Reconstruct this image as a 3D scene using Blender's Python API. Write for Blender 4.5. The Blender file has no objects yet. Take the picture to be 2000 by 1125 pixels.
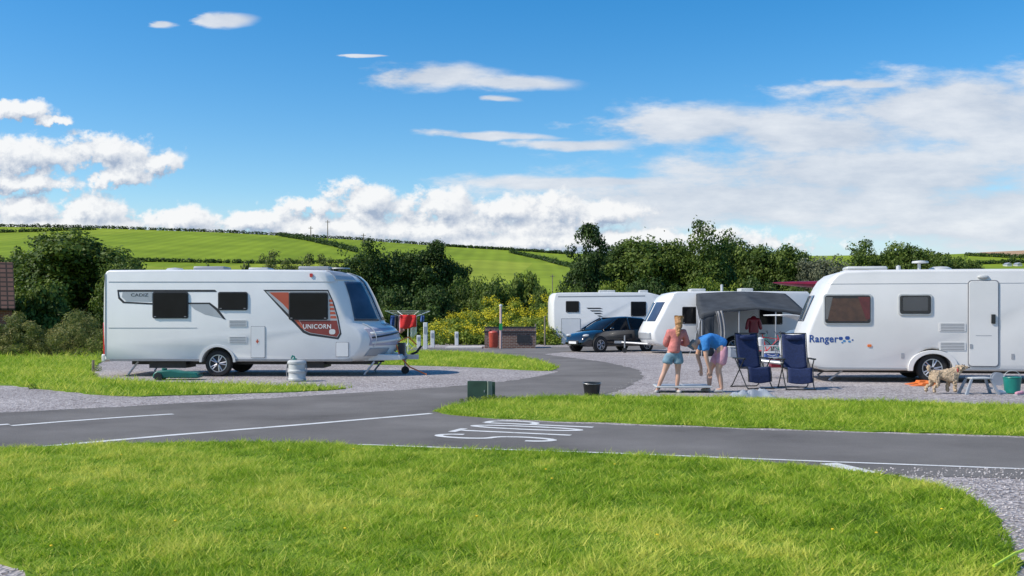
import bpy, bmesh, math, random
import numpy as np
from mathutils import Vector, Matrix, noise
random.seed(7)
F=1944.0; H=1.47; YH=618.0
R=math.radians
COL=bpy.context.scene.collection
def G(px,py):
    D=F*H/(py-YH); return ((px-1000)*D/F, D)
def PX(px,D): return (px-1000)*D/F
def PZ(py,D): return H-(py-YH)*D/F
# ------------------------------------------------------------------ materials
def mat(name,col,rough=.5,metal=0,var=.12,scale=6,bump=0,bscale=40,coat=0,spec=.5,col2=None,dist=.02):
    m=bpy.data.materials.new(name); m.use_nodes=True; nt=m.node_tree; n=nt.nodes; l=nt.links
    b=n['Principled BSDF']; tc=n.new('ShaderNodeTexCoord')
    ns=n.new('ShaderNodeTexNoise'); ns.inputs['Scale'].default_value=scale; ns.inputs['Detail'].default_value=4
    l.new(tc.outputs['Object'],ns.inputs['Vector'])
    cr=n.new('ShaderNodeValToRGB'); e=cr.color_ramp.elements
    e[0].position=.3; e[1].position=.7
    c2=col2 or tuple(min(1,c*(1+var)) for c in col); c1=tuple(c*(1-var) for c in col) if not col2 else col
    e[0].color=(*c1,1); e[1].color=(*c2,1)
    l.new(ns.outputs['Fac'],cr.inputs['Fac']); l.new(cr.outputs['Color'],b.inputs['Base Color'])
    b.inputs['Roughness'].default_value=rough; b.inputs['Metallic'].default_value=metal
    b.inputs['Coat Weight'].default_value=coat; b.inputs['Specular IOR Level'].default_value=spec
    if bump:
        n2=n.new('ShaderNodeTexNoise'); n2.inputs['Scale'].default_value=bscale; n2.inputs['Detail'].default_value=4
        l.new(tc.outputs['Object'],n2.inputs['Vector'])
        bp=n.new('ShaderNodeBump'); bp.inputs['Strength'].default_value=bump; bp.inputs['Distance'].default_value=dist
        l.new(n2.outputs['Fac'],bp.inputs['Height']); l.new(bp.outputs['Normal'],b.inputs['Normal'])
    return m
def leafmat(name,dark,mid,light,trans=.35):
    m=bpy.data.materials.new(name); m.use_nodes=True; nt=m.node_tree; n=nt.nodes; l=nt.links
    b=n['Principled BSDF']; b.inputs['Roughness'].default_value=.55; b.inputs['Specular IOR Level'].default_value=.25
    at=n.new('ShaderNodeAttribute'); at.attribute_name='tint'
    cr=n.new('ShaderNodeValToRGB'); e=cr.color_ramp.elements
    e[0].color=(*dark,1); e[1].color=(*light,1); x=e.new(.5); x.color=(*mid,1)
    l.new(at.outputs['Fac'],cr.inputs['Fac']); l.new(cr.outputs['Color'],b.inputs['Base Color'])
    t=n.new('ShaderNodeBsdfTranslucent'); l.new(cr.outputs['Color'],t.inputs['Color'])
    mx=n.new('ShaderNodeMixShader'); mx.inputs[0].default_value=trans
    l.new(b.outputs[0],mx.inputs[1]); l.new(t.outputs[0],mx.inputs[2]); l.new(mx.outputs[0],n['Material Output'].inputs[0])
    return m
def glassmat(name,col,alpha):
    m=bpy.data.materials.new(name); m.use_nodes=True; nt=m.node_tree; n=nt.nodes; l=nt.links
    b=n['Principled BSDF']; b.inputs['Base Color'].default_value=(*col,1); b.inputs['Roughness'].default_value=.06
    t=n.new('ShaderNodeBsdfTransparent'); mx=n.new('ShaderNodeMixShader'); mx.inputs[0].default_value=alpha
    l.new(t.outputs[0],mx.inputs[1]); l.new(b.outputs[0],mx.inputs[2]); l.new(mx.outputs[0],n['Material Output'].inputs[0])
    return m
def groundmat(name,stops,s1,s2,bump,vor=None,mixw=.5,spec=.15):
    m=bpy.data.materials.new(name); m.use_nodes=True; nt=m.node_tree; n=nt.nodes; l=nt.links
    b=n['Principled BSDF']; b.inputs['Roughness'].default_value=.92; b.inputs['Specular IOR Level'].default_value=spec
    tc=n.new('ShaderNodeTexCoord')
    a=n.new('ShaderNodeTexNoise'); a.inputs['Scale'].default_value=s1; a.inputs['Detail'].default_value=5; a.inputs['Roughness'].default_value=.6
    f=n.new('ShaderNodeTexNoise') if not vor else n.new('ShaderNodeTexVoronoi'); f.inputs['Scale'].default_value=s2
    if not vor: f.inputs['Detail'].default_value=6; f.inputs['Roughness'].default_value=.75
    for q in (a,f): l.new(tc.outputs['Object'],q.inputs['Vector'])
    fo=f.outputs['Fac'] if not vor else None
    if vor:
        sp=n.new('ShaderNodeSeparateColor'); l.new(f.outputs['Color'],sp.inputs[0]); fo=sp.outputs[0]
    mx=n.new('ShaderNodeMath'); mx.operation='MULTIPLY_ADD'; mx.inputs[1].default_value=mixw
    hh=n.new('ShaderNodeMath'); hh.operation='MULTIPLY'; hh.inputs[1].default_value=1-mixw
    l.new(fo,hh.inputs[0]); l.new(a.outputs['Fac'],mx.inputs[0]); l.new(hh.outputs[0],mx.inputs[2])
    cr=n.new('ShaderNodeValToRGB'); e=cr.color_ramp.elements
    e[0].position=stops[0][0]; e[0].color=(*stops[0][1],1); e[1].position=stops[-1][0]; e[1].color=(*stops[-1][1],1)
    for p,c in stops[1:-1]:
        q=e.new(p); q.color=(*c,1)
    l.new(mx.outputs[0],cr.inputs[0]); l.new(cr.outputs[0],b.inputs['Base Color'])
    bp=n.new('ShaderNodeBump'); bp.inputs['Strength'].default_value=bump; bp.inputs['Distance'].default_value=.02
    l.new(f.outputs['Distance'] if vor else fo,bp.inputs['Height']); l.new(bp.outputs[0],b.inputs['Normal'])
    return m
WHITE=mat('white_paint',(.75,.745,.73),.3,0,.035,1.5,coat=.3)
WHITE2=mat('offwhite_paint',(.69,.68,.66),.35,0,.045,1.2,coat=.2)
GREYP=mat('grey_paint',(.32,.33,.35),.35,0,.05,3)
LAV=mat('lavender_decal',(.40,.39,.48),.35,0,.08,3)
SILVER=mat('silver_decal',(.48,.49,.51),.3,.3,.05,3)
TRIM=mat('grey_trim',(.25,.25,.26),.5,0,.1,8)
DARK=mat('dark_trim',(.03,.03,.033),.5,0,.2,8)
BLACK=mat('black_rubber',(.018,.018,.019),.75,0,.2,12,bump=.2)
BLUEGL=mat('tinted_blue_glass',(.045,.065,.11),.08,0,.35,1.5,spec=.6)
GL=mat('dark_glass',(.008,.009,.011),.08,0,.3,2,spec=.2)
CLEAR=glassmat('clear_glass',(.05,.055,.06),.35)
RED=mat('red_decal',(.50,.10,.05),.4,0,.1,4)
BROWNRED=mat('brown_decal',(.24,.045,.035),.4,0,.15,4)
REDL=mat('red_lamp',(.55,.02,.02),.2,0,.1,5,coat=.5)
ORANGE=mat('orange_plastic',(.75,.17,.03),.45,0,.1,5)
ALLOY=mat('alloy_metal',(.55,.55,.57),.3,.7,.08,6)
STEEL=mat('galvanised_steel',(.42,.43,.44),.42,.6,.12,10)
BLUEINK=mat('blue_ink',(.02,.07,.27),.4,0,.05,4)
LBLUE=mat('light_blue_ink',(.06,.22,.45),.4,0,.05,4)
BROWNCLOTH=mat('brown_curtain',(.34,.15,.08),.8,0,.35,8)
REDCLOTH=mat('red_curtain',(.50,.05,.06),.8,0,.2,8)
SKIN=mat('skin',(.58,.34,.24),.5,0,.08,8)
CORAL=mat('coral_cloth',(.58,.19,.17),.85,0,.16,14,bump=.5,bscale=22)
DENIM=mat('denim',(.17,.28,.35),.85,0,.2,20,bump=.3,bscale=60)
HAIR=mat('blonde_hair',(.42,.21,.085),.55,0,.35,25,bump=.8,bscale=40)
GREYHAIR=mat('grey_hair',(.20,.19,.18),.6,0,.3,25,bump=.6,bscale=60)
BLUET=mat('blue_cotton',(.03,.19,.50),.85,0,.14,14,bump=.5,bscale=22)
PINK=mat('pink_cotton',(.58,.29,.36),.85,0,.12,14,bump=.4,bscale=30)
SHOE=mat('shoe_canvas',(.45,.43,.40),.8,0,.15,14)
FUR=mat('cream_fur',(.56,.42,.28),.95,0,.35,24,bump=1,bscale=50,dist=.04)
NAVY=mat('navy_textile',(.015,.028,.09),.85,0,.25,30,bump=.4,bscale=120)
TEAL=mat('teal_plastic',(.008,.20,.16),.4,0,.15,5)
DTEAL=mat('dark_teal_plastic',(.006,.13,.10),.45,0,.2,5)
PALEPL=mat('pale_plastic',(.50,.51,.50),.45,0,.1,6)
GREYPL=mat('grey_plastic',(.30,.33,.37),.45,0,.1,6)
BLKPL=mat('black_plastic',(.02,.022,.022),.4,0,.2,6)
GREENBOX=mat('green_cabinet_paint',(.03,.07,.045),.5,0,.25,5,bump=.1)
GREENBOX2=mat('pale_green_panel',(.26,.31,.24),.5,0,.15,5)
CARB=mat('black_car_paint',(.010,.014,.020),.15,0,.2,2,coat=1)
AWN=mat('charcoal_awning',(.055,.06,.066),.85,0,.22,2.5,bump=.3,bscale=4,spec=.2,dist=.05)
AWN2=mat('grey_awning',(.24,.24,.245),.8,0,.12,4,bump=.2,bscale=5)
MAROON=mat('maroon_gloss',(.20,.012,.03),.4,0,.2,3,coat=.2)
REDT=mat('red_towel',(.70,.03,.03),.9,0,.15,10,bump=.4,bscale=20)
BLUE2=mat('blue_towel',(.06,.12,.35),.9,0,.15,10,bump=.4,bscale=20)
WOODP=mat('weathered_wood',(.22,.18,.14),.8,0,.25,8,bump=.4)
CONC=mat('concrete',(.50,.47,.43),.85,0,.12,5,bump=.3)
PINKPOST=mat('pink_post_paint',(.70,.50,.46),.5,0,.08,4)
BARK=mat('bark',(.10,.075,.05),.9,0,.3,6,bump=.7,bscale=12)
LIME=mat('lime_rope',(.55,.75,.05),.6,0,.1,20)
def brickmat(name,c1,c2,mortar,sc,bw=.215,rh=.075,off=.5,ms=.01):
    m=bpy.data.materials.new(name); m.use_nodes=True; nt=m.node_tree; n=nt.nodes; l=nt.links
    b=n['Principled BSDF']; b.inputs['Roughness'].default_value=.85
    tc=n.new('ShaderNodeTexCoord'); mp=n.new('ShaderNodeSeparateXYZ'); cb=n.new('ShaderNodeCombineXYZ'); ad=n.new('ShaderNodeMath')
    l.new(tc.outputs['Object'],mp.inputs[0]); l.new(mp.outputs[0],ad.inputs[0]); l.new(mp.outputs[1],ad.inputs[1]); l.new(ad.outputs[0] if off else mp.outputs[0],cb.inputs[0]); l.new(mp.outputs[2],cb.inputs[1])
    br=n.new('ShaderNodeTexBrick'); br.inputs['Scale'].default_value=sc; br.inputs['Color1'].default_value=(*c1,1); br.inputs['Color2'].default_value=(*c2,1); br.inputs['Mortar'].default_value=(*mortar,1)
    br.inputs['Brick Width'].default_value=bw; br.inputs['Row Height'].default_value=rh; br.inputs['Mortar Size'].default_value=ms; br.offset=off
    l.new(cb.outputs[0],br.inputs[0]); l.new(br.outputs['Color'],b.inputs['Base Color'])
    bp=n.new('ShaderNodeBump'); bp.inputs['Strength'].default_value=.5; bp.inputs['Distance'].default_value=.01; bp.invert=True
    l.new(br.outputs['Fac'],bp.inputs['Height']); l.new(bp.outputs[0],b.inputs['Normal'])
    return m
BRICK=brickmat('brown_brick',(.15,.07,.05),(.22,.11,.08),(.3,.27,.24),1)
RBRICK=brickmat('red_brick',(.20,.055,.04),(.25,.08,.05),(.25,.2,.18),1)
TILE=brickmat('roof_tiles',(.13,.065,.045),(.17,.085,.06),(.03,.018,.012),1,.30,.22,0,.035)
# ------------------------------------------------------------------ mesh builder
def tag(o,label=None,cat=None,group=None,kind=None):
    if label: o['label']=label
    if cat: o['category']=cat
    if group: o['group']=group
    if kind: o['kind']=kind
    return o
def empty(name,loc,rz=0,label=None,cat=None,group=None):
    o=bpy.data.objects.new(name,None); COL.objects.link(o); o.location=loc; o.rotation_euler=(0,0,rz); o.empty_display_size=.2
    return tag(o,label,cat,group)
class MB:
    def __init__(s): s.v=[]; s.f=[]
    def add(s,vs,fs):
        o=len(s.v); s.v+= [tuple(v) for v in vs]; s.f+=[tuple(i+o for i in f) for f in fs]; return s
    def box(s,x0,x1,y0,y1,z0,z1):
        return s.add([(x0,y0,z0),(x1,y0,z0),(x1,y1,z0),(x0,y1,z0),(x0,y0,z1),(x1,y0,z1),(x1,y1,z1),(x0,y1,z1)],
            [(0,3,2,1),(4,5,6,7),(0,1,5,4),(1,2,6,5),(2,3,7,6),(3,0,4,7)])
    def cyl(s,p0,p1,r0,r1=None,n=10):
        return s.tube([p0,p1],[r0,r0 if r1 is None else r1],n)
    def tube(s,pts,r,n=8):
        pts=[Vector(p) for p in pts]; m=len(pts)
        rs=r if isinstance(r,(list,tuple)) else [r]*m
        t0=(pts[1]-pts[0]).normalized(); up=Vector((0,0,1)) if abs(t0.z)<.9 else Vector((1,0,0))
        a=t0.cross(up).normalized(); vs=[]
        for i,p in enumerate(pts):
            t=(pts[min(i+1,m-1)]-pts[max(i-1,0)]).normalized()
            a=(a-t*a.dot(t)).normalized(); b=t.cross(a)
            for k in range(n):
                an=2*math.pi*k/n; vs.append(p+(a*math.cos(an)+b*math.sin(an))*rs[i])
        fs=[(i*n+k,i*n+(k+1)%n,(i+1)*n+(k+1)%n,(i+1)*n+k) for i in range(m-1) for k in range(n)]
        fs+=[tuple(range(n))[::-1],tuple((m-1)*n+k for k in range(n))]
        return s.add(vs,fs)
    def lathe(s,prof,c=(0,0,0),axis='z',n=24):
        vs=[]
        for r,z in prof:
            for k in range(n):
                a=2*math.pi*k/n; x,y=r*math.cos(a),r*math.sin(a)
                v=(x,y,z) if axis=='z' else ((x,z,y) if axis=='y' else (z,x,y))
                vs.append((v[0]+c[0],v[1]+c[1],v[2]+c[2]))
        m=len(prof)
        fs=[(i*n+k,i*n+(k+1)%n,(i+1)*n+(k+1)%n,(i+1)*n+k) for i in range(m-1) for k in range(n)]
        if prof[0][0]>1e-4: fs.append(tuple(range(n)))
        if prof[-1][0]>1e-4: fs.append(tuple((m-1)*n+k for k in range(n)))
        return s.add(vs,fs)
    def prism(s,pts,y0,y1):
        n=len(pts)
        return s.add([(x,y0,z) for x,z in pts]+[(x,y1,z) for x,z in pts],
            [tuple(range(n)),tuple(range(n,2*n))[::-1]]+[(i,(i+1)%n,n+(i+1)%n,n+i) for i in range(n)])
    def slab(s,pts,z0,z1):
        n=len(pts)
        return s.add([(x,y,z0) for x,y in pts]+[(x,y,z1) for x,y in pts],
            [tuple(range(n))[::-1],tuple(range(n,2*n))]+[(i,(i+1)%n,n+(i+1)%n,n+i) for i in range(n)])
    def flat(s,pts,z): return s.add([(x,y,z) for x,y in pts],[tuple(range(len(pts)))])
    def grid(s,fn,nu,nv):
        vs=[fn(i/nu,j/nv) for i in range(nu+1) for j in range(nv+1)]
        return s.add(vs,[(i*(nv+1)+j,(i+1)*(nv+1)+j,(i+1)*(nv+1)+j+1,i*(nv+1)+j+1) for i in range(nu) for j in range(nv)])
    def ball(s,c,rx,ry,rz,n=14,m=8):
        return s.add([(c[0]+rx*math.sin(math.pi*i/m)*math.cos(2*math.pi*k/n),c[1]+ry*math.sin(math.pi*i/m)*math.sin(2*math.pi*k/n),c[2]+rz*math.cos(math.pi*i/m)) for i in range(m+1) for k in range(n)],
            [(i*n+k,i*n+(k+1)%n,(i+1)*n+(k+1)%n,(i+1)*n+k) for i in range(m) for k in range(n)])
    def strip(s,pts,w,z):
        pts=[Vector(p) for p in pts]; vs=[]; m=len(pts)
        for i,p in enumerate(pts):
            t=(pts[min(i+1,m-1)]-pts[max(i-1,0)]).normalized(); nn=Vector((-t.y,t.x))*w/2
            vs+=[(p.x+nn.x,p.y+nn.y,z),(p.x-nn.x,p.y-nn.y,z)]
        return s.add(vs,[(2*i,2*i+1,2*i+3,2*i+2) for i in range(m-1)])
    def build(s,name,m,parent=None,smooth=True,bevel=0,loc=None,solid=0):
        me=bpy.data.meshes.new(name); me.from_pydata(s.v,[],s.f); me.validate()
        bm=bmesh.new(); bm.from_mesh(me); bmesh.ops.remove_doubles(bm,verts=bm.verts,dist=1e-5); bmesh.ops.recalc_face_normals(bm,faces=bm.faces); bm.to_mesh(me); bm.free()
        if smooth:
            me.polygons.foreach_set('use_smooth',[True]*len(me.polygons)); me.set_sharp_from_angle(angle=R(38))
        me.materials.append(m)
        o=bpy.data.objects.new(name,me); COL.objects.link(o)
        if parent: o.parent=parent
        if loc: o.location=loc
        if solid:
            q=o.modifiers.new('s','SOLIDIFY'); q.thickness=solid; q.offset=0
        if bevel:
            b=o.modifiers.new('b','BEVEL'); b.width=bevel; b.segments=2; b.limit_method='ANGLE'
        return o
def fastmesh(name,V,nper,tint,m):
    N=len(V)//nper; me=bpy.data.meshes.new(name)
    me.vertices.add(len(V)); me.vertices.foreach_set('co',V.astype(np.float32).ravel())
    me.loops.add(N*nper); me.loops.foreach_set('vertex_index',np.arange(N*nper,dtype=np.int32))
    me.polygons.add(N); me.polygons.foreach_set('loop_start',np.arange(0,N*nper,nper,dtype=np.int32))
    me.update(calc_edges=True)
    a=me.attributes.new('tint','FLOAT','POINT'); a.data.foreach_set('value',np.repeat(tint,nper).astype(np.float32))
    me.materials.append(m); return me
def rrect(x0,x1,z0,z1,r,n=5):
    out=[]
    for cx,cz,a0 in ((x1-r,z1-r,0),(x0+r,z1-r,90),(x0+r,z0+r,180),(x1-r,z0+r,270)):
        for k in range(n+1):
            a=R(a0+90*k/n); out.append((cx+r*math.cos(a),cz+r*math.sin(a)))
    return out
def text_obj(txt,x,z,height,m,parent,y=-.004,off=0,width=None,name='lettering',basis=None):
    cu=bpy.data.curves.new('t','FONT'); cu.body=txt; cu.size=1; cu.offset=off; cu.extrude=.002; cu.space_character=1.08 if off else 1
    o=bpy.data.objects.new('t',cu); COL.objects.link(o); dg=bpy.context.evaluated_depsgraph_get()
    me=bpy.data.meshes.new_from_object(o.evaluated_get(dg)); bpy.data.objects.remove(o)
    co=np.array([v.co[:] for v in me.vertices]); mn=co.min(0); mx=co.max(0)
    sz=height/(mx[1]-mn[1]); sx=sz if width is None else width/(mx[0]-mn[0])
    for v in me.vertices:
        a=(v.co.x-mn[0])*sx; b=(v.co.y-mn[1])*sz; c=v.co.z
        v.co=(x+a,y-c,z+b) if basis is None else basis(a,b,c)
    me.materials.clear(); me.materials.append(m)
    q=bpy.data.objects.new(name,me); COL.objects.link(q); q.parent=parent; return q
# ------------------------------------------------------------------ ground
def jitter(pts,step=.35,amp=.05,seed=1):
    rng=random.Random(seed); out=[]
    for i,p in enumerate(pts):
        q=pts[(i+1)%len(pts)]; d=math.dist(p,q); k=max(1,min(60,int(d/step)))
        for j in range(k):
            t=j/k; out.append((p[0]+(q[0]-p[0])*t+rng.uniform(-amp,amp),p[1]+(q[1]-p[1])*t+rng.uniform(-amp,amp)))
    return out
def smoothpoly(pts,it=2):
    for _ in range(it):
        o=[]
        for i,p in enumerate(pts):
            q=pts[(i+1)%len(pts)]; o+=[(p[0]*.75+q[0]*.25,p[1]*.75+q[1]*.25),(p[0]*.25+q[0]*.75,p[1]*.25+q[1]*.75)]
        pts=o
    return pts
GRASSG=groundmat('grass_ground',[(.25,(.08,.12,.015)),(.5,(.16,.22,.03)),(.75,(.25,.29,.06))],1.2,30,.6)
GRAVEL=groundmat('gravel',[(.2,(.15,.13,.125)),(.42,(.33,.295,.285)),(.6,(.42,.38,.365)),(.85,(.64,.59,.57))],.5,30,1.0,vor=True,mixw=.42)
ASPH=groundmat('asphalt',[(.32,(.09,.083,.078)),(.46,(.175,.163,.152)),(.58,(.225,.21,.196)),(.72,(.34,.32,.30))],.5,95,.7,mixw=.5,spec=.08)
PAINT=groundmat('worn_road_paint',[(.36,(.28,.27,.26)),(.44,(.62,.62,.60)),(.7,(.80,.80,.78))],5,50,.3)
MB().flat([(-3000,-60),(3000,-60),(3000,3000),(-3000,3000)],0).build('ground',GRASSG)['kind']='structure'
MB().flat([(-26,2.5),(30,2.5),(30,50),(-6,58),(-26,33)],.004).build('gravel_area',GRAVEL)['kind']='structure'
road_px=[(-700,862),(0,807),(200,797),(450,783),(690,768),(850,758),(950,750),(1040,738),(1088,727),(1062,712),(960,699),(800,689),(500,685),(500,676),(800,679),(930,681),(1050,679),(1300,673),(1300,682),(1100,688),(1060,692),(1100,697),(1180,707),(1245,722),(1258,737),(1225,757),(1180,772),(1040,779),(950,785),(880,795),(850,806),(1000,823),(1500,841),(2000,856),(2600,872),(2600,955),(2000,937),(1700,927),(1500,940),(1200,940),(400,940),(-700,940)]
MB().flat(jitter([G(*p) for p in road_px],.25,.05,2),.008).build('road',ASPH)['kind']='structure'
FG=[G(*p) for p in [(-700,905),(0,879),(150,872),(450,866),(700,872),(850,880),(1200,890),(1450,902),(1640,920),(1780,940),(1880,965),(1940,1005),(1975,1060),(1985,1120),(1960,1300),(260,1300),(100,1160),(55,1122),(0,1096),(-400,1060)]]
GS=[G(*p) for p in [(845,806),(880,794),(960,782),(1100,776),(1300,777),(1500,781),(2000,794),(2500,806),(2500,868),(2000,853),(1500,838),(1200,827),(1000,820),(900,814)]]
GL1=[G(*p) for p in [(-500,699),(180,699),(200,706),(178,722),(185,740),(250,746),(450,752),(690,759),(640,764),(400,772),(230,776),(100,763),(0,751),(-500,742)]]
GL2=[G(*p) for p in [(660,689),(850,687),(960,692),(1050,704),(1092,719),(1075,726),(1000,722),(900,717),(800,714),(690,712)]]
LAWNBASE=groundmat('lawn_base',[(.3,(.05,.10,.010)),(.48,(.15,.25,.02)),(.68,(.32,.38,.05))],1.4,45,.6)
for nm,pl,sd in (('lawn',smoothpoly(FG,1),3),('lawn',smoothpoly(GS,1),4),('lawn',smoothpoly(GL1,1),5),('lawn',smoothpoly(GL2,1),6)):
    MB().slab(jitter(pl,.25,.06,sd),.002,.02).build(nm,LAWNBASE,smooth=False)['kind']='structure'
GRASS=leafmat('grass_blades',(.07,.17,.010),(.33,.49,.028),(.74,.72,.14),.45)
def pip(poly,x,y):
    ins=np.zeros(len(x),bool); n=len(poly)
    for i in range(n):
        x1,y1=poly[i]; x2,y2=poly[(i+1)%n]
        c=((y1>y)!=(y2>y))
        with np.errstate(divide='ignore',invalid='ignore'): xi=(x2-x1)*(y-y1)/(y2-y1+1e-12)+x1
        ins^=c&(x<xi)
    return ins
def fbm(x,y):
    s=np.zeros_like(x); rg=np.random.default_rng(11)
    for k in range(30):
        f=1.1*1.19**k; a=rg.uniform(0,6.28); s+=np.sin((x*np.cos(a)+y*np.sin(a))*f+rg.uniform(0,6.28))*(1.0 if k<13 else .85)
    return s/5.2
def blades(name,poly,n,h0,h1,w,seed,xr=None,yr=None,z0=.015,power=1.0,bright=.5,con=1.0):
    rng=np.random.default_rng(seed); P=np.array(poly)
    x0,y0=P.min(0); x1,y1=P.max(0)
    if xr: x0,x1=max(x0,xr[0]),min(x1,xr[1])
    if yr: y0,y1=max(y0,yr[0]),min(y1,yr[1])
    m=int(n*2.2); u=rng.random(m); y=y0+(y1-y0)*u**power; x=rng.uniform(x0,x1,m)
    k=pip(poly,x,y)&(abs(x)<y*.62+1.2); x,y=x[k][:n],y[k][:n]; n=len(x)
    patch=np.clip(fbm(x,y),-1.3,1.3); p2=np.clip(fbm(x*3.3+9,y*3.3),-1.3,1.3)
    h=rng.uniform(h0,h1,n)*(1+.65*np.clip(p2,-1,1.3)); a=rng.uniform(0,6.283,n); b=rng.uniform(0,6.283,n); ln=rng.uniform(.4,1.9,n)*h
    ww=w*rng.uniform(.6,1.4,n)/2
    V=np.zeros((n,3,3))
    V[:,0]=np.stack([x-ww*np.cos(a),y-ww*np.sin(a),np.full(n,z0)],1); V[:,1]=np.stack([x+ww*np.cos(a),y+ww*np.sin(a),np.full(n,z0)],1)
    V[:,2]=np.stack([x+ln*np.cos(b),y+ln*np.sin(b),z0+h],1)
    t=np.clip(bright+con*(.26*patch+.17*p2)+rng.normal(0,.13,n),0,1); dry=rng.random(n)<.05; t[dry]=1
    me=fastmesh(name,V.reshape(-1,3),3,t,GRASS); o=bpy.data.objects.new(name,me); COL.objects.link(o); return o
tag(blades('lawn_grass',FG,300000,.018,.052,.009,1,yr=(4.6,12.5),power=1.15),'short bright green mown grass covering the whole near foreground','grass',kind='stuff')
tag(blades('lawn_grass',GS,80000,.025,.075,.012,2,xr=(-2,14),bright=.50,con=.8),'strip of mown grass between the road and the right hand gravel pitch','grass',kind='stuff')
tag(blades('lawn_grass',GL1,55000,.04,.12,.02,3,xr=(-22,-2),bright=.54,con=.8),'grass strip in front of and beside the left caravan','grass',kind='stuff')
tag(blades('lawn_grass',GL2,28000,.04,.10,.025,4,xr=(-8,3),bright=.54,con=.8),'curved grass island by the bend of the road beyond the left caravan','grass',kind='stuff')
rough=[(-24,33.5),(-9,33.5),(-4.5,42),(-4,58),(-30,60)]
tag(blades('rough_grass',rough,22000,.08,.25,.05,5,bright=.5),'rough longer grass behind the left caravan','grass',kind='stuff')
rng=random.Random(5); d=MB()
for k in range(16):
    while True:
        x=rng.uniform(-4,4); y=rng.uniform(5.8,10.8)
        if abs(x)<y*.5 and pip(FG,np.array([x]),np.array([y]))[0]: break
    d.ball((x,y,.06),.012,.012,.006,8,4)
tag(d.build('dandelions',mat('dandelion_yellow',(.8,.55,.02),.8,0,.1)),'tiny yellow dandelion heads dotted through the foreground grass','flowers',kind='stuff')
rgn=np.random.default_rng(9); n=9000
x=rgn.uniform(2.6,8,n); y=rgn.uniform(4.5,9.6,n); k=~pip(FG,x,y)&(x<y*.7); x,y=x[k],y[k]
x2=rgn.uniform(-5,-2,1500); y2=rgn.uniform(4.3,6.5,1500); k=~pip(FG,x2,y2); x=np.r_[x,x2[k]]; y=np.r_[y,y2[k]]
x3=rgn.uniform(-9,4,5000); y3=rgn.uniform(14.5,23,5000); rpoly=[G(*p) for p in road_px]; k=pip(rpoly,x3,y3)&~pip([(a*.985,b*1.012+.1) for a,b in rpoly],x3,y3-.25); x=np.r_[x,x3[k]]; y=np.r_[y,y3[k]]
n=len(x); s=rgn.uniform(.004,.012,n); V=[]; a=rgn.uniform(0,6.28,n)
for q in range(4):
    b0=a+q*1.5708; b1=a+(q+1)*1.5708
    V.append(np.stack([np.stack([x+s*np.cos(b0),y+s*np.sin(b0),np.full(n,.0085)],1),np.stack([x+s*np.cos(b1),y+s*np.sin(b1),np.full(n,.0085)],1),np.stack([x+s*.2,y,.0085+s],1)],1))
V=np.stack(V,1).reshape(-1,3)
me=fastmesh('gravel_stones',V,3,np.repeat(rgn.random(n),4),leafmat('stone',(.17,.15,.145),(.40,.36,.34),(.65,.6,.58),0))
o=bpy.data.objects.new('gravel_stones',me); COL.objects.link(o); tag(o,'loose pinkish grey gravel stones beside the foreground grass','gravel',kind='stuff')
def line(pxs,w,name='road_line'):
    o=MB().strip([G(*p) for p in pxs],w,.012).build(name,PAINT,smooth=False); o['kind']='structure'
line([(85,874),(330,852),(600,830),(842,809)],.13)
line([(22,833),(120,825),(230,817),(338,810)],.13)
line([(-60,834),(-10,832),(18,830)],.13)
line([(700,870),(900,877),(1200,887),(1600,903),(2000,918),(2500,937)],.07)
line([(1618,907),(1700,926)],.2)
line([(2010,921),(2100,930)],.2)
def stop():
    mb=MB(); h=1.6; w=.42; gap=.14
    ox,oy=.446,11.50; ex=Vector((.36,.93)).normalized(); ey=Vector((-.93,.36)).normalized()
    arc=lambda cx,cy,rx,ry,a0,a1,n=14:[(cx+rx*math.cos(R(a0+(a1-a0)*i/n)),cy+ry*math.sin(R(a0+(a1-a0)*i/n))) for i in range(n+1)]
    S=arc(.5,.73,.40,.22,15,270)+arc(.5,.27,.40,.24,90,-165)
    L=[[S],[[(0.02,.95),(.98,.95)],[(.5,.91),(.5,0)]],[arc(.5,.5,.40,.46,0,360,28)],[[(.1,0),(.1,.96)],[(.1,.96),(.5,.96)]+arc(.5,.75,.40,.21,90,-90)+[(.1,.54)]]]
    for i,ss in enumerate(L):
        for st in ss:
            mb.strip([(ox+ex.x*(i*(w+gap)+p[0]*w)+ey.x*p[1]*h, oy+ex.y*(i*(w+gap)+p[0]*w)+ey.y*p[1]*h) for p in st],.105,.012)
    for i,v in enumerate(mb.v): mb.v[i]=(v[0],v[1],.012+.0003*((i//2)%3))
    mb.build('road_lettering',PAINT,smooth=False)['kind']='structure'
stop()
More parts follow.
